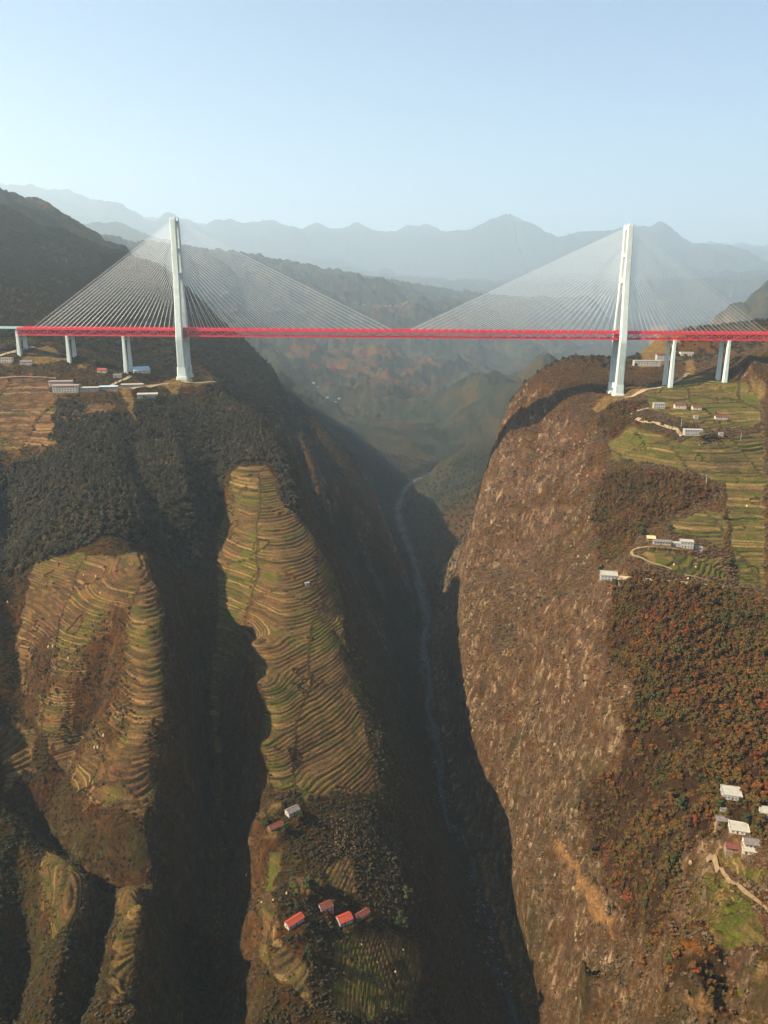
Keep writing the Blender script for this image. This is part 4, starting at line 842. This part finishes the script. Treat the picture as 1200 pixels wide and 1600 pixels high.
def slab(name, x0, x1, y, dz, dy, th, mat, parent=bridge):
    mb = MB(); P_ = []
    for x in (x0, x1):
        for a, b in ((-dy / 2, -th / 2), (dy / 2, -th / 2), (dy / 2, th / 2), (-dy / 2, th / 2)): P_.append((x, y + a, zd(x) + dz + b))
    return mb.poly(P_, [(3, 2, 1, 0), (4, 5, 6, 7), (0, 1, 5, 4), (1, 2, 6, 5), (2, 3, 7, 6), (3, 0, 4, 7)]).build(name, mat, parent)
deck = slab('deck', XL, XR, YC, -2.2, 26.0, 1.2, M_asph)
for k in (-1, 1):
    slab('edge_line', XL, XR, YC + k * 10.6, -1.588, 0.35, 0.01, M_white, deck)
    rl = MB()
    for dz_ in (-0.5, 0.1):
        a, b = (XL, YC + k * 12.6, zd(XL) + dz_), (XR, YC + k * 12.6, zd(XR) + dz_); rl.bar(a, b, 0.35)
    for x in np.arange(XL + 4, XR, 8.0): rl.bar((x, YC + k * 12.6, zd(x) - 1.6), (x, YC + k * 12.6, zd(x) + 0.1), 0.3)
    rl.build('railing', M_red, deck)
md_ = MB()
for x in np.arange(XL + 3, XR - 6, 14.0): md_.poly([(x, YC - .1, zd(x) - 1.58), (x + 6, YC - .1, zd(x + 6) - 1.58), (x + 6, YC + .1, zd(x + 6) - 1.58), (x, YC + .1, zd(x) - 1.58)], [(0, 1, 2, 3)])
md_.build('lane_marking', M_white, deck)
PANEL = 12.0; nP = int((XR - XL) / PANEL); ZT, ZB = -4.6, -12.2
dslope = (ER[2] - EL[2]) / (ER[0] - EL[0])
diag = MB().bar((0, 0, ZB + 0.6), (PANEL, 0, ZT), 1.0, 1.0).mesh('diagonal'); diag2 = MB().bar((0, 0, ZT), (PANEL, 0, ZB + 0.6), 0.85, 0.85).mesh('diagonal'); post_ = MB().bar((0, 0, ZB), (0, 0, ZT), 0.7, 0.7).mesh('vertical')
for m_ in (diag, diag2, post_): m_.materials.append(M_red)
for k in (-1, 1):
    tr = empty('truss'); tr.parent = bridge; yk = YC + k * (HALF - 0.6)
    slab('top_chord', XL, XR, yk, -2.4, 1.5, 3.4, M_red, tr); slab('bottom_chord', XL, XR, yk, ZB, 1.5, 1.7, M_red, tr)
    if k < 0:
        for i in range(nP):
            x = XL + i * PANEL; link_mesh('diagonal', diag if i % 2 else diag2, None, tr, (x, yk, zd(x)))
        for i in range(nP + 1):
            x = XL + i * PANEL; link_mesh('vertical', post_, None, tr, (x, yk, zd(x)))
    else:
        dm, vm = MB(), MB()
        for i in range(nP):
            x = XL + i * PANEL; a, b = (ZB + .6, ZT) if i % 2 else (ZT, ZB + .6); dm.bar((x, yk, zd(x) + a), (x + PANEL, yk, zd(x) + b), 0.85)
            vm.bar((x, yk, zd(x) + ZB), (x, yk, zd(x) + ZT), 0.7)
        for nm, q_ in (('diagonals', dm), ('verticals', vm)): q_.build(nm, M_red, tr)['kind'] = 'stuff'
lat_ = MB()
for i in range(nP + 1):
    x = XL + i * PANEL; z_ = zd(x)
    lat_.bar((x, YC - HALF + 1, z_ + ZB), (x, YC + HALF - 1, z_ + ZB), 0.8); lat_.bar((x, YC - HALF + 1, z_ - 3.4), (x, YC + HALF - 1, z_ - 3.4), 0.6, 1.3)
    if i < nP:
        a, b = (YC - HALF + 1, YC + HALF - 1) if i % 2 else (YC + HALF - 1, YC - HALF + 1); lat_.bar((x, a, z_ + ZB), (x + PANEL, b, zd(x + PANEL) + ZB), 0.5)
lat_.build('lateral_bracing', M_red, bridge)['kind'] = 'stuff'

CAB = MB().bar((0, 0, 0), (0, 0, 1), 1.0, 1.0, 5).mesh('stay_cable'); CAB.materials.append(M_cable)
def cable(a, b, d, parent=bridge):
    a, b = Vector(a), Vector(b); v_ = b - a; o = link_mesh('stay_cable', CAB, None, parent, a)
    o.rotation_mode = 'QUATERNION'; o.rotation_quaternion = v_.to_track_quat('Z', 'Y'); o.scale = (d, d, v_.length); return o
TOW = []
for (ub, vb, ut, vt, side_out, main, label) in ((288, 589, 267, 340, -1, 1, 'left tower above the site camp'), (963, 616, 989, 350, 1, -1, 'right tower on the rocky shoulder of the gorge')):
    pb, pt = P(ub, vb, YC - 16), P(ut, vt, YC - 10); x = (pb[0] + pt[0]) / 2; z0, z1 = pb[2] - 1.0, pt[2]; zdk = zd(x)
    t = empty('tower'); t.parent = bridge; t['label'] = label; TOW.append((x, z0, z1))
    zc = z1 - 84.0                      # strut where the two legs draw together
    for k in (-1, 1):
        yo = lambda z: YC + k * float(np.interp(z, (z0, zdk - 14, zc, z1), (15.5, 19.5, 11.5, 9.5)))
        MB().loft([(x, yo(z), z, wx_, wy_, c_) for z, wx_, wy_, c_ in ((zdk - 18, 11.0, 8.4, 1.0), (zdk - 13, 10.6, 8.2, 1.0), (zc, 9.2, 7.2, 0.9), (z1 - 3, 8.6, 6.6, 0.8), (z1, 7.8, 5.8, 0.8))]).build('leg', M_conc, t)
        MB().loft([(x, yo(z), z, wx_, wy_, c_) for z, wx_, wy_, c_ in ((z0 + 17, 12.4, 9.6, 1.0), (zdk - 18.02, 11.0, 8.4, 1.0))]).build('lower_leg', M_conc2, t)
        MB().loft([(x, yo(z0), z, wx_, wy_, 1.2) for z, wx_, wy_ in ((z0 - 12, 18.5, 14.0), (z0 + 1.5, 18.0, 13.6), (z0 + 2.0, 15.2, 12.0), (z0 + 16.98, 14.4, 11.4))]).build('pedestal', M_conc, t)
        an = MB()
        for i in range(28): an.box((x, yo(z1 - 5 - 2.7 * i) , z1 - 5 - 2.7 * i), (10.4 if i > 3 else 9.6, 1.5, 0.9))
        an.build('cable_anchorage', M_conc2, t)
    def strut(zc_, h, wx_, ya): MB().box((x, YC, zc_), (wx_, ya * 2, h)).build('crossbeam', M_conc2, t)
    strut(zc, 7.0, 7.4, 8.2); strut(z1 - 6, 5.0, 6.2, 6.6); strut(zdk - 17.5, 6.0, 8.4, 14.9); strut(z1 - 46, 3.6, 6.0, 7.2); strut(z0 + 13, 9.0, 9.0, 9.4)
    slab('lower_chord_bracket', x - 9, x + 9, YC, ZB - 1.9, 20, 1.6, M_red, t)
    for k in (-1, 1):
        for i in range(28):
            zt_ = z1 - 5 - 2.7 * i; ya = YC + k * float(np.interp(zt_, (zc, z1), (11.5, 9.5)))
            for dirn, first, last in ((main, 17.0, 337.0), (side_out, 17.0, 233.0)):
                xe = x + dirn * (last + (first - last) * i / 27.0); cable((xe, YC + k * (HALF - 0.2), zd(xe) - 1.0), (x + dirn * 3.5, ya, zt_), 0.28)
# approach piers, twin columns each
def pier(u, v, label, w0=4.8, w1=3.8, gap=12.0):
    pb = P(u, v, YC - gap); x, z0 = pb[0], min(pb[2], H(pb[0], YC - gap) + 1) - 3; t = empty('pier'); t.parent = bridge; t['label'] = label; z1 = zd(x) + ZB - 0.9
    for k in (-1, 1):
        zz = min(z0, H(x, YC + k * gap) - 3)
        MB().loft([(x, YC + k * gap, z, a, a * 1.1, 0.5) for z, a in ((zz, w0 + 1.2), (z1 - 2.0, w1), (z1 - 1.99, w1 + 0.6), (z1, w1 + 0.6))]).build('column', M_conc, t)
    MB().box((x, YC, z1 - 4.5), (3.4, gap * 2 - w1 - 0.4, 2.6)).build('crossbeam', M_conc2, t)
pier(108, 558, 'shorter twin-column pier near the left end'); pier(197, 577, 'twin-column pier between the camp and the left tower'); pier(30, 545, 'low end pier at the left abutment', 5.0, 4.2)
pier(1047, 607, 'twin-column pier beside the right tower', 5.4, 4.4, 13.5); pier(1132, 598, 'twin-column pier near the right hillside', 5.4, 4.4, 13.5)
slab('approach_deck', XL - 190, XL - 0.5, YC, -2.4, 24.0, 1.0, M_rail)
for k in (-1, 1): slab('approach_railing', XL - 190, XL - 0.5, YC + k * 11.6, -0.9, 0.4, 1.2, M_rail)
slab('abutment', XL - 5, XL - 1, YC, -9, 22, 9.8, M_conc2)
# ------------------------------------------------------------------ houses and small things
M_wall = paint('whitewash', (0.38, 0.36, 0.315), 0.9, 0.1, 0.14, 0.35, 0.2); M_cream = paint('cream_render', (0.58, 0.50, 0.38), 0.9, 0.1, 0.15, 0.35, 0.2); M_mud = paint('mud_brick', (0.24, 0.16, 0.095), 0.95, 0.05, 0.3, 0.8)
M_redroof = paint('red_sheet_roof', (0.30, 0.045, 0.022), 0.6, 0.3, 0.3, 0.5); M_rustroof = paint('rust_tile_roof', (0.13, 0.042, 0.03), 0.85, 0.1, 0.35, 0.6); M_grayroof = paint('grey_tile_roof', (0.15, 0.125, 0.11), 0.9, 0.1, 0.35, 0.7)
M_flat = paint('concrete_roof', (0.32, 0.295, 0.235), 0.9, 0.1, 0.18, 0.3); M_blue = paint('blue_sheet_roof', (0.34, 0.50, 0.56), 0.5, 0.3, 0.12, 0.3); M_glass = paint('dark_window', (0.03, 0.035, 0.04), 0.2, 0.5, 0.1)
M_door = paint('door_wood', (0.12, 0.07, 0.04), 0.8); M_frame = paint('window_frame', (0.5, 0.48, 0.44), 0.7); M_band = paint('faded_roof', (0.27, 0.17, 0.14), 0.8); M_straw = paint('straw', (0.52, 0.38, 0.18), 0.95, 0.05, 0.3, 2.0); M_pole = paint('pole_concrete', (0.45, 0.43, 0.40), 0.9)
def wall_openings(o, x0, x1, y, zs, n, ww, wh, door=None, ny=-1):
    for fl, z in enumerate(zs):
        for i in range(n):
            x = x0 + (x1 - x0) * (i + 0.5) / n
            if fl == 0 and door is not None and i == door:
                MB().box((x, y + ny * 0.04, z - wh * 0.5 + 0.35), (1.3, 0.12, 2.3)).build('door', M_door, o); continue
            w_ = MB().box((x, y + ny * 0.03, z), (ww, 0.10, wh)).build('window', M_glass, o)
            fr = MB()
            for dx in (-ww / 2, 0, ww / 2): fr.box((x + dx, y + ny * 0.09, z), (0.12, 0.10, wh + .12))
            for dz_ in (-wh / 2, wh / 2): fr.box((x, y + ny * 0.09, z + dz_), (ww, 0.09, 0.12))
            fr.build('frame', M_frame, w_)
def building(name, u, v, size, yaw, roof, wall, roofm, label, storeys=1, nwin=4, door=1, cat='house', group=None, rise=None, ends=True, loc=None):
    w_, d_, h_ = size; p = hit(G, u, v) if loc is None else np.array(loc); o = empty(name, p, R(yaw)); tag(o, label, cat, group)
    cs, sn = math.cos(R(yaw)), math.sin(R(yaw))
    hs = [H(p[0] + a * cs * w_ / 2 - b * sn * d_ / 2, p[1] + a * sn * w_ / 2 + b * cs * d_ / 2) for a in (-1, 1) for b in (-1, 1)]
    o.location.z = sum(hs) / 4 + 0.3; dn = o.location.z - min(hs) + 1.5
    MB().box((0, 0, -dn / 2 - 0.01), (w_ + 0.5, d_ + 0.5, dn)).build('foundation', M_mud, o)
    if roof == 'gable':
        rise = rise or d_ * 0.28; x, y = w_ / 2, d_ / 2
        MB().poly([(-x, -y, 0), (x, -y, 0), (x, y, 0), (-x, y, 0), (-x, -y, h_), (x, -y, h_), (x, y, h_), (-x, y, h_), (-x, 0, h_ + rise), (x, 0, h_ + rise)],
                  [(3, 2, 1, 0), (0, 1, 5, 4), (2, 3, 7, 6), (1, 2, 6, 9, 5), (3, 0, 4, 8, 7), (4, 5, 9, 8), (6, 7, 8, 9)]).build('wall', wall, o)
        ex, k = x + 0.45, (y + 0.6) / y; yo_, ze = y * k, h_ + rise - rise * k; r_ = None
        mb = MB(); t_ = 0.28
        for s_ in (-1, 1):
            mb.poly([(-ex, s_ * yo_, ze + .06), (ex, s_ * yo_, ze + .06), (ex, 0, h_ + rise + .06), (-ex, 0, h_ + rise + .06), (-ex, s_ * yo_, ze + t_), (ex, s_ * yo_, ze + t_), (ex, 0, h_ + rise + t_), (-ex, 0, h_ + rise + t_)],
                    [(0, 1, 2, 3), (7, 6, 5, 4), (0, 4, 5, 1), (1, 5, 6, 2), (2, 6, 7, 3), (3, 7, 4, 0)])
        r_ = mb.build('roof', roofm, o); MB().bar((-ex, 0, h_ + rise + t_ + .05), (ex, 0, h_ + rise + t_ + .05), 0.4, 0.25).build('ridge', roofm, r_)
    else:
        MB().box((0, 0, h_ / 2), (w_, d_, h_)).build('wall', wall, o)
        if roof == 'flat':
            r_ = MB().box((0, 0, h_ + 0.13), (w_ + 0.7, d_ + 0.7, 0.25)).build('roof', roofm, o); pr = MB()
            for s_ in (-1, 1): pr.box((0, s_ * (d_ / 2 + 0.2), h_ + 0.56), (w_ + 0.6, 0.22, 0.6)); pr.box((s_ * (w_ / 2 + 0.2), 0, h_ + 0.56), (0.22, d_ + 0.18, 0.6))
            pr.build('parapet', wall, r_)
        else:
            x, y = w_ / 2 + 0.6, d_ / 2 + 0.6; rs = rise or 1.6
            MB().poly([(-x, -y, h_ + .05), (x, -y, h_ + .05), (x, y, h_ + rs), (-x, y, h_ + rs), (-x, -y, h_ + .35), (x, -y, h_ + .35), (x, y, h_ + rs + .3), (-x, y, h_ + rs + .3)], [(3, 2, 1, 0), (4, 5, 6, 7), (0, 1, 5, 4), (1, 2, 6, 5), (2, 3, 7, 6), (3, 0, 4, 7)]).build('roof', roofm, o)
    fh = h_ / storeys; zs = [fh * (i + 0.52) for i in range(storeys)]
    if nwin: wall_openings(o, -w_ / 2 + .5, w_ / 2 - .5, -d_ / 2, zs, nwin, min(1.6, w_ / nwin * .5), min(1.5, fh * .45), door)
    if nwin and ends:
        for s_ in (-1, 1):
            for z in zs: MB().box((s_ * (w_ / 2 + 0.03), 0, z), (0.1, 1.2, min(1.3, fh * .4))).build('window', M_glass, o)
    return o
B = building
# left spur farmsteads
B('farmhouse', 457, 1271, (11, 7, 3.8), 38, 'gable', M_wall, M_grayroof, 'white farmhouse with grey-brown gable roof, alone at the top of the left spur hamlet', 1, 3, 1)
B('farmhouse', 431, 1294, (12, 5.6, 3.0), 33, 'gable', M_mud, M_rustroof, 'low mud house with dull rust roof just below the white gabled house', 1, 4, 2)
B('farmhouse', 509, 1418, (10, 7, 3.4), 30, 'gable', M_wall, M_rustroof, 'dark red roofed house with pale gable, uphill of the bright red roof', 1, 3, 1)
B('farmhouse', 460, 1443, (14, 5.8, 3.2), 42, 'gable', M_wall, M_redroof, 'long narrow red roofed house nearest the shadowed ravine', 1, 5, 2)
B('farmhouse', 538, 1440, (11, 8, 3.6), 30, 'gable', M_wall, M_redroof, 'house with the brightest orange-red roof on the left spur', 1, 4, 1)
B('farmhouse', 566, 1432, (11.5, 5.4, 2.8), 40, 'gable', M_mud, M_rustroof, 'dull maroon roofed outbuilding right of the bright red roof', 1, 4, 0)
B('hut', 480, 915, (4.6, 3.2, 2.6), 20, 'flat', M_wall, M_flat, 'tiny white hut alone among the spur terraces', 1, 1, None, 'hut', ends=False)
# right hillside hamlet
B('village_house', 1142, 1243, (13.5, 12, 3.9), -14, 'flat', M_wall, M_flat, 'white flat-roofed house highest in the right hamlet', 1, 5, 2)
B('village_house', 1154, 1297, (13, 10, 2.7), -16, 'flat', M_cream, M_flat, 'flat pale-roofed house in the middle of the right hamlet', 1, 4, 1)
B('village_house', 1134, 1281, (14, 6, 3.0), -8, 'gable', M_mud, M_grayroof, 'old brown house with dark roof behind the pale flat roof', 1, 4, 2)
B('village_house', 1174, 1320, (11, 7.5, 2.7), -12, 'gable', M_cream, M_grayroof, 'grey gabled house at the foot of the right hamlet', 1, 4, 1)
B('village_house', 1145, 1325, (10, 6.5, 2.5), -12, 'gable', M_mud, M_rustroof, 'rust gabled house beside the grey gable in the right hamlet', 1, 3, 1)
B('shed', 1172, 1333, (10, 3.5, 2.4), -12, 'flat', M_cream, M_flat, 'low pale shed fronting the grey gabled house', 1, 3, 0, 'shed')
B('village_house', 1200, 1274, (11, 8, 3.6), -10, 'flat', M_wall, M_flat, 'white flat house at the right edge beside the hamlet', 1, 3, 1)
B('shed', 1129, 1265, (4, 3, 2.4), -10, 'flat', M_wall, M_flat, 'tiny white shed below the highest hamlet house', 1, 1, None, 'shed', ends=False)
# hilltop farms on the right plateau
B('farmhouse', 951, 903, (18, 14, 5.6), -12, 'flat', M_wall, M_flat, 'big white flat-roofed farmhouse on the brow of the right wall', 2, 5, 2)
B('shed', 976, 906, (12, 5, 2.6), -8, 'flat', M_mud, M_flat, 'low brown shed beside the big white farmhouse', 1, 3, 0, 'shed')
B('farmhouse', 1034, 850, (19, 6, 3.6), -10, 'gable', M_wall, M_grayroof, 'long low white farmhouse in the hilltop row', 1, 6, 2)
B('shed', 1017, 845, (9, 6, 3.2), -10, 'shed', M_mud, M_straw, 'small tan shed at the left end of the hilltop row', 1, 2, 0, 'shed')
B('farmhouse', 1072, 856, (14, 9, 7.2), -12, 'flat', M_wall, M_flat, 'tall two-storey white house in the hilltop row', 2, 4, 1)
B('shed', 1057, 853, (9, 6, 3.4), -12, 'flat', M_wall, M_flat, 'low white annex left of the tall hilltop house', 1, 2, 0, 'shed')
B('shed', 1091, 860, (8, 5, 3.2), -12, 'flat', M_wall, M_grayroof, 'small white shed at the right end of the hilltop row', 1, 2, 0, 'shed')
# by the right tower
B('house', 1029, 638, (16, 9, 7.0), -6, 'flat', M_wall, M_flat, 'white two-storey house just below the right tower yard', 2, 5, 2)
B('shed', 1062, 638, (16, 9, 5.0), -6, 'shed', M_cream, M_rustroof, 'brown-roofed shed between the yard and the village below the right tower', 1, 4, 1, 'shed')
B('house', 1088, 640, (13, 7, 4.4), -4, 'gable', M_cream, M_rustroof, 'small red-tiled house right of the brown-roofed shed', 1, 3, 1)
B('house', 1126, 655, (17, 6, 4.0), -4, 'gable', M_cream, M_rustroof, 'long low red-tiled house on the upper right fields', 1, 5, 2)
B('house', 1082, 680, (24, 10, 7.4), -6, 'flat', M_wall, M_flat, 'long white two-storey house at the end of the haul road', 2, 7, 3)
B('hut', 1126, 681, (6, 4, 3.4), -6, 'flat', M_wall, M_flat, 'small white hut in the field right of the long white house', 1, 1, None, 'hut', ends=False)
B('hut', 1087, 654, (6, 4, 3.4), -6, 'flat', M_wall, M_flat, 'small white hut above the long white house', 1, 1, None, 'hut', ends=False)
B('depot', 1010, 572, (46, 14, 9.0), -4, 'flat', M_wall, M_flat, 'long white depot building seen behind the right tower', 1, 9, 4, 'building')
B('depot', 1036, 564, (26, 12, 11.0), -4, 'shed', M_wall, M_rustroof, 'white hall with rust roof at the back of the depot', 1, 5, 2, 'building')
B('depot', 1072, 556, (24, 12, 6.0), -4, 'flat', M_cream, M_flat, 'cream block beyond the pier right of the depot', 1, 5, 2, 'building')
# site camp on the left plateau
B('dormitory', 104, 614, (37, 9, 10.5), 6, 'shed', M_cream, M_band, 'three-storey cream dormitory with rows of windows on the left terraces', 3, 9, 4, 'building', rise=1.0)
B('dormitory', 96, 604, (34, 9, 7.0), 6, 'shed', M_cream, M_band, 'lower cream dormitory block behind the three-storey one', 2, 8, 3, 'building', rise=1.0)
B('site_cabin', 141, 612, (27, 7, 5.2), 8, 'shed', M_wall, M_flat, 'white two-storey cabin row beside the dormitory', 2, 8, 3, 'cabin', rise=0.9)
B('site_cabin', 170, 609, (26, 7, 4.2), 8, 'shed', M_wall, M_blue, 'long white cabin row with pale blue roof', 1, 8, 3, 'cabin', rise=0.9)
B('site_cabin', 207, 605, (32, 7, 4.0), 10, 'shed', M_wall, M_flat, 'long low white cabin row by the site road', 1, 9, 4, 'cabin', rise=0.9)
B('site_shed', 231, 622, (29, 8, 5.6), 10, 'shed', M_wall, M_flat, 'open white-roofed shed at the wood edge below the left tower', 1, 4, 1, 'shed', rise=1.4)
B('site_shed', 221, 583, (26, 18, 5.0), 24, 'shed', M_cream, M_blue, 'big pale blue sloping roof beside the left pier', 1, 4, 1, 'shed', rise=4.5)
B('hut', 184, 590, (12, 7, 4.6), 8, 'flat', M_cream, M_flat, 'small cream hut below the left pier', 1, 2, 0, 'hut')
B('house', 160, 582, (14, 7, 4.2), 0, 'gable', M_cream, M_redroof, 'small red roofed house between the two left piers', 1, 3, 1)
B('house', 10, 566, (20, 8, 6.0), 2, 'flat', M_cream, M_flat, 'cream flat house at the left edge below the abutment', 2, 5, 2)
B('house', 42, 569, (18, 8, 4.0), 2, 'gable', M_cream, M_grayroof, 'grey-roofed house right of the cream flat house', 1, 4, 1)
# far villages, a few pixels each
for k, (u, v) in enumerate([(490, 599), (497, 606), (512, 622), (524, 629), (530, 624)]): B('far_house', u, v, (13, 8, 5), 10 * k, 'flat' if k % 2 else 'gable', M_wall, M_flat, 'far white house in the hamlet low on the middle hill', 1, 0, None, 'house', 'hamlet on the middle hill')
for k, (u, v) in enumerate([(945, 463), (958, 464), (972, 462), (1003, 470), (1020, 468), (1036, 463), (1048, 468), (1052, 457)]): B('far_house', u, v, (24, 12, 8), 12 * k, 'flat', M_wall, M_flat, 'far pale house in the village on the plateau behind the right tower', 1, 0, None, 'house', 'far plateau village')
for k, (u, v) in enumerate([(706, 432), (693, 440), (555, 474), (570, 478)]): B('far_house', u, v, (30, 14, 9), 9 * k, 'flat', M_wall, M_flat, 'far white house on the hazy slopes above the middle of the deck', 1, 0, None, 'house', 'far houses above the deck')
# straw stacks on the terraces
stk = MB(); n_ = 9; ring = [(1.0, -.4), (1.15, .6), (.95, 1.5), (.4, 2.3)]; V_ = [(r_ * math.cos(6.283 * i / n_) * (1 + .12 * math.sin(i * 2.3)), r_ * math.sin(6.283 * i / n_), z) for r_, z in ring for i in range(n_)] + [(0, 0, 2.7)]
stk.poly(V_, [(j * n_ + i, j * n_ + (i + 1) % n_, (j + 1) * n_ + (i + 1) % n_, (j + 1) * n_ + i) for j in range(3) for i in range(n_)] + [(3 * n_ + i, 3 * n_ + (i + 1) % n_, 4 * n_) for i in range(n_)]); STK = stk.mesh('straw_stack'); STK.materials.append(M_straw)
_sn = {}
def stack(u, v, s_, label, group):
    _sn[group] = _sn.get(group, 0) + 1; key = 'left' if u < 700 else 'right'; label = 'small straw stack ' + where(key, u, v)
    p = hit(G, u, v); o = link_mesh('straw_stack', STK, None, None, p, u); o.scale = (s_, s_, s_ * 1.15); tag(o, label, 'straw stack', group)
for u, v in [(131, 901), (150, 902), (157, 928), (76, 1012), (83, 1011), (107, 1030), (162, 1150), (148, 1169), (153, 1169), (12, 942)]: stack(u, v, 0.9, 'small straw stack on the terraces of the left block', 'straw stacks on the left block')
for u, v in [(1053, 884), (1087, 888), (1075, 906), (1121, 925), (1155, 944), (1167, 792)]: stack(u, v, 1.0, 'small straw stack on the green fields of the right plateau', 'straw stacks on the right plateau')
for u, v in [(409, 1412), (427, 1408), (448, 1397), (537, 1522), (565, 1478), (590, 1506), (618, 1520), (630, 1486), (645, 1532), (385, 1368)]: stack(u, v, 0.75, 'small straw stack on the terraces round the red roofed houses', 'straw stacks round the red roofs')
# corn stooks left standing on the spur
sk = MB(); sk.poly([(math.cos(6.283 * i / 6) * .38, math.sin(6.283 * i / 6) * .38, -.1) for i in range(6)] + [(0, 0, 1.7)], [(i, (i + 1) % 6, 6) for i in range(6)]); SK = sk.mesh('stook'); SK.materials.append(M_straw)
cp = np.array([hit(G, *random.choice([(random.uniform(505, 575), random.uniform(1155, 1215)), (random.uniform(515, 560), random.uniform(1275, 1340)), (random.uniform(430, 560), random.uniform(1160, 1240))])) for _ in range(230)])
instancer('corn_stooks', 'pale corn stooks dotted over the spur fields', np.concatenate([cp, np.full((len(cp), 1), 0.8)], 1), [bpy.data.objects.new('stook_source', SK)], 610)
# lone trees one can pick out
for u, v, s_, mt, kind, lab in [(486, 1392, 15, M_ever, 'dense', 'big dark evergreen tree uphill of the red roofed houses'), (626, 1448, 15, M_ever, 'dense', 'large dark tree on the spur brow right of the maroon roof'), (636, 1402, 11, M_left, 'dense', 'spreading tree on the spur brow above the large dark tree'),
        (482, 1492, 9, M_ever, 'dense', 'dark tree in the hedge below the long red roofed house'), (1064, 1262, 12, M_ever, 'dense', 'big dark green tree left of the right hamlet'), (1050, 1245, 10, M_ever, 'dense', 'dark green tree uphill of the biggest hamlet tree'), (1078, 1288, 9, M_right, 'dense', 'yellow-green tree at the field corner left of the hamlet'),
        (1168, 1288, 10, M_ever, 'dense', 'dark green tree behind the pale flat hamlet roof'), (1184, 1300, 9, M_ever, 'dense', 'dark green tree at the right of the pale flat hamlet roof'), (1125, 1262, 10, M_ever, 'dense', 'dark green tree below the highest hamlet house'), (1095, 1225, 9, M_ever, 'dense', 'dark green tree left of the highest hamlet house'), (1122, 1228, 9, M_ever, 'dense', 'dark green tree right behind the highest hamlet house'),
        (1006, 838, 11, M_ever, 'dense', 'round dark tree left of the hilltop row'), (1047, 828, 9, M_ever, 'dense', 'dark tree behind the hilltop row'), (1141, 885, 10, M_ever, 'dense', 'dark round tree at the corner of the green field'), (938, 892, 9, M_ever, 'dense', 'dark tree behind the big white farmhouse'), (962, 916, 9, M_ever, 'dense', 'dark tree in front of the big white farmhouse'), (1133, 812, 9, M_ever, 'dense', 'dark tree in the hedge between the plateau fields'),
        (416, 1290, 8, M_ever, 'dense', 'dark tree left of the mud house on the left spur'), (447, 1300, 9, M_ever, 'dense', 'dark tree right of the mud house on the left spur'), (470, 1278, 8, M_ever, 'dense', 'dark tree beside the white gabled house'), (1098, 684, 10, M_left, 'dense', 'brown tree right of the long white house'), (1110, 684, 11, M_left, 'dense', 'taller brown tree right of the long white house')]:
    p = hit(G, u, v); plant_tree('lone_tree', kind, (u + v) % 2, mt, (p[0], p[1], p[2] - 0.3), s_, u * 0.7, lab, 'tree', None, 1.05)
# power poles
for k, (u, v, lab) in enumerate([(1064, 668, 'concrete power pole in the fields above the long white house'), (1103, 756, 'concrete power pole at the wood edge on the plateau'), (1157, 690, 'concrete power pole right of the long white house')]):
    p = hit(G, u, v); o = empty('power_pole', p, 0.4 * k); tag(o, lab, 'power pole', 'power poles on the right plateau'); MB().loft([(0, 0, -1, .5, .5, .1), (0, 0, 12, .3, .3, .08)]).build('post', M_pole, o)
    ar = MB().box((0, 0, 11.2), (2.6, .18, .2)).build('crossarm', M_pole, o)
    for s_ in (-1.1, 0, 1.1): MB().loft([(s_, 0, 11.31, .14, .14, .03), (s_, 0, 11.65, .1, .1, .03)]).build('insulator', M_frame, ar)
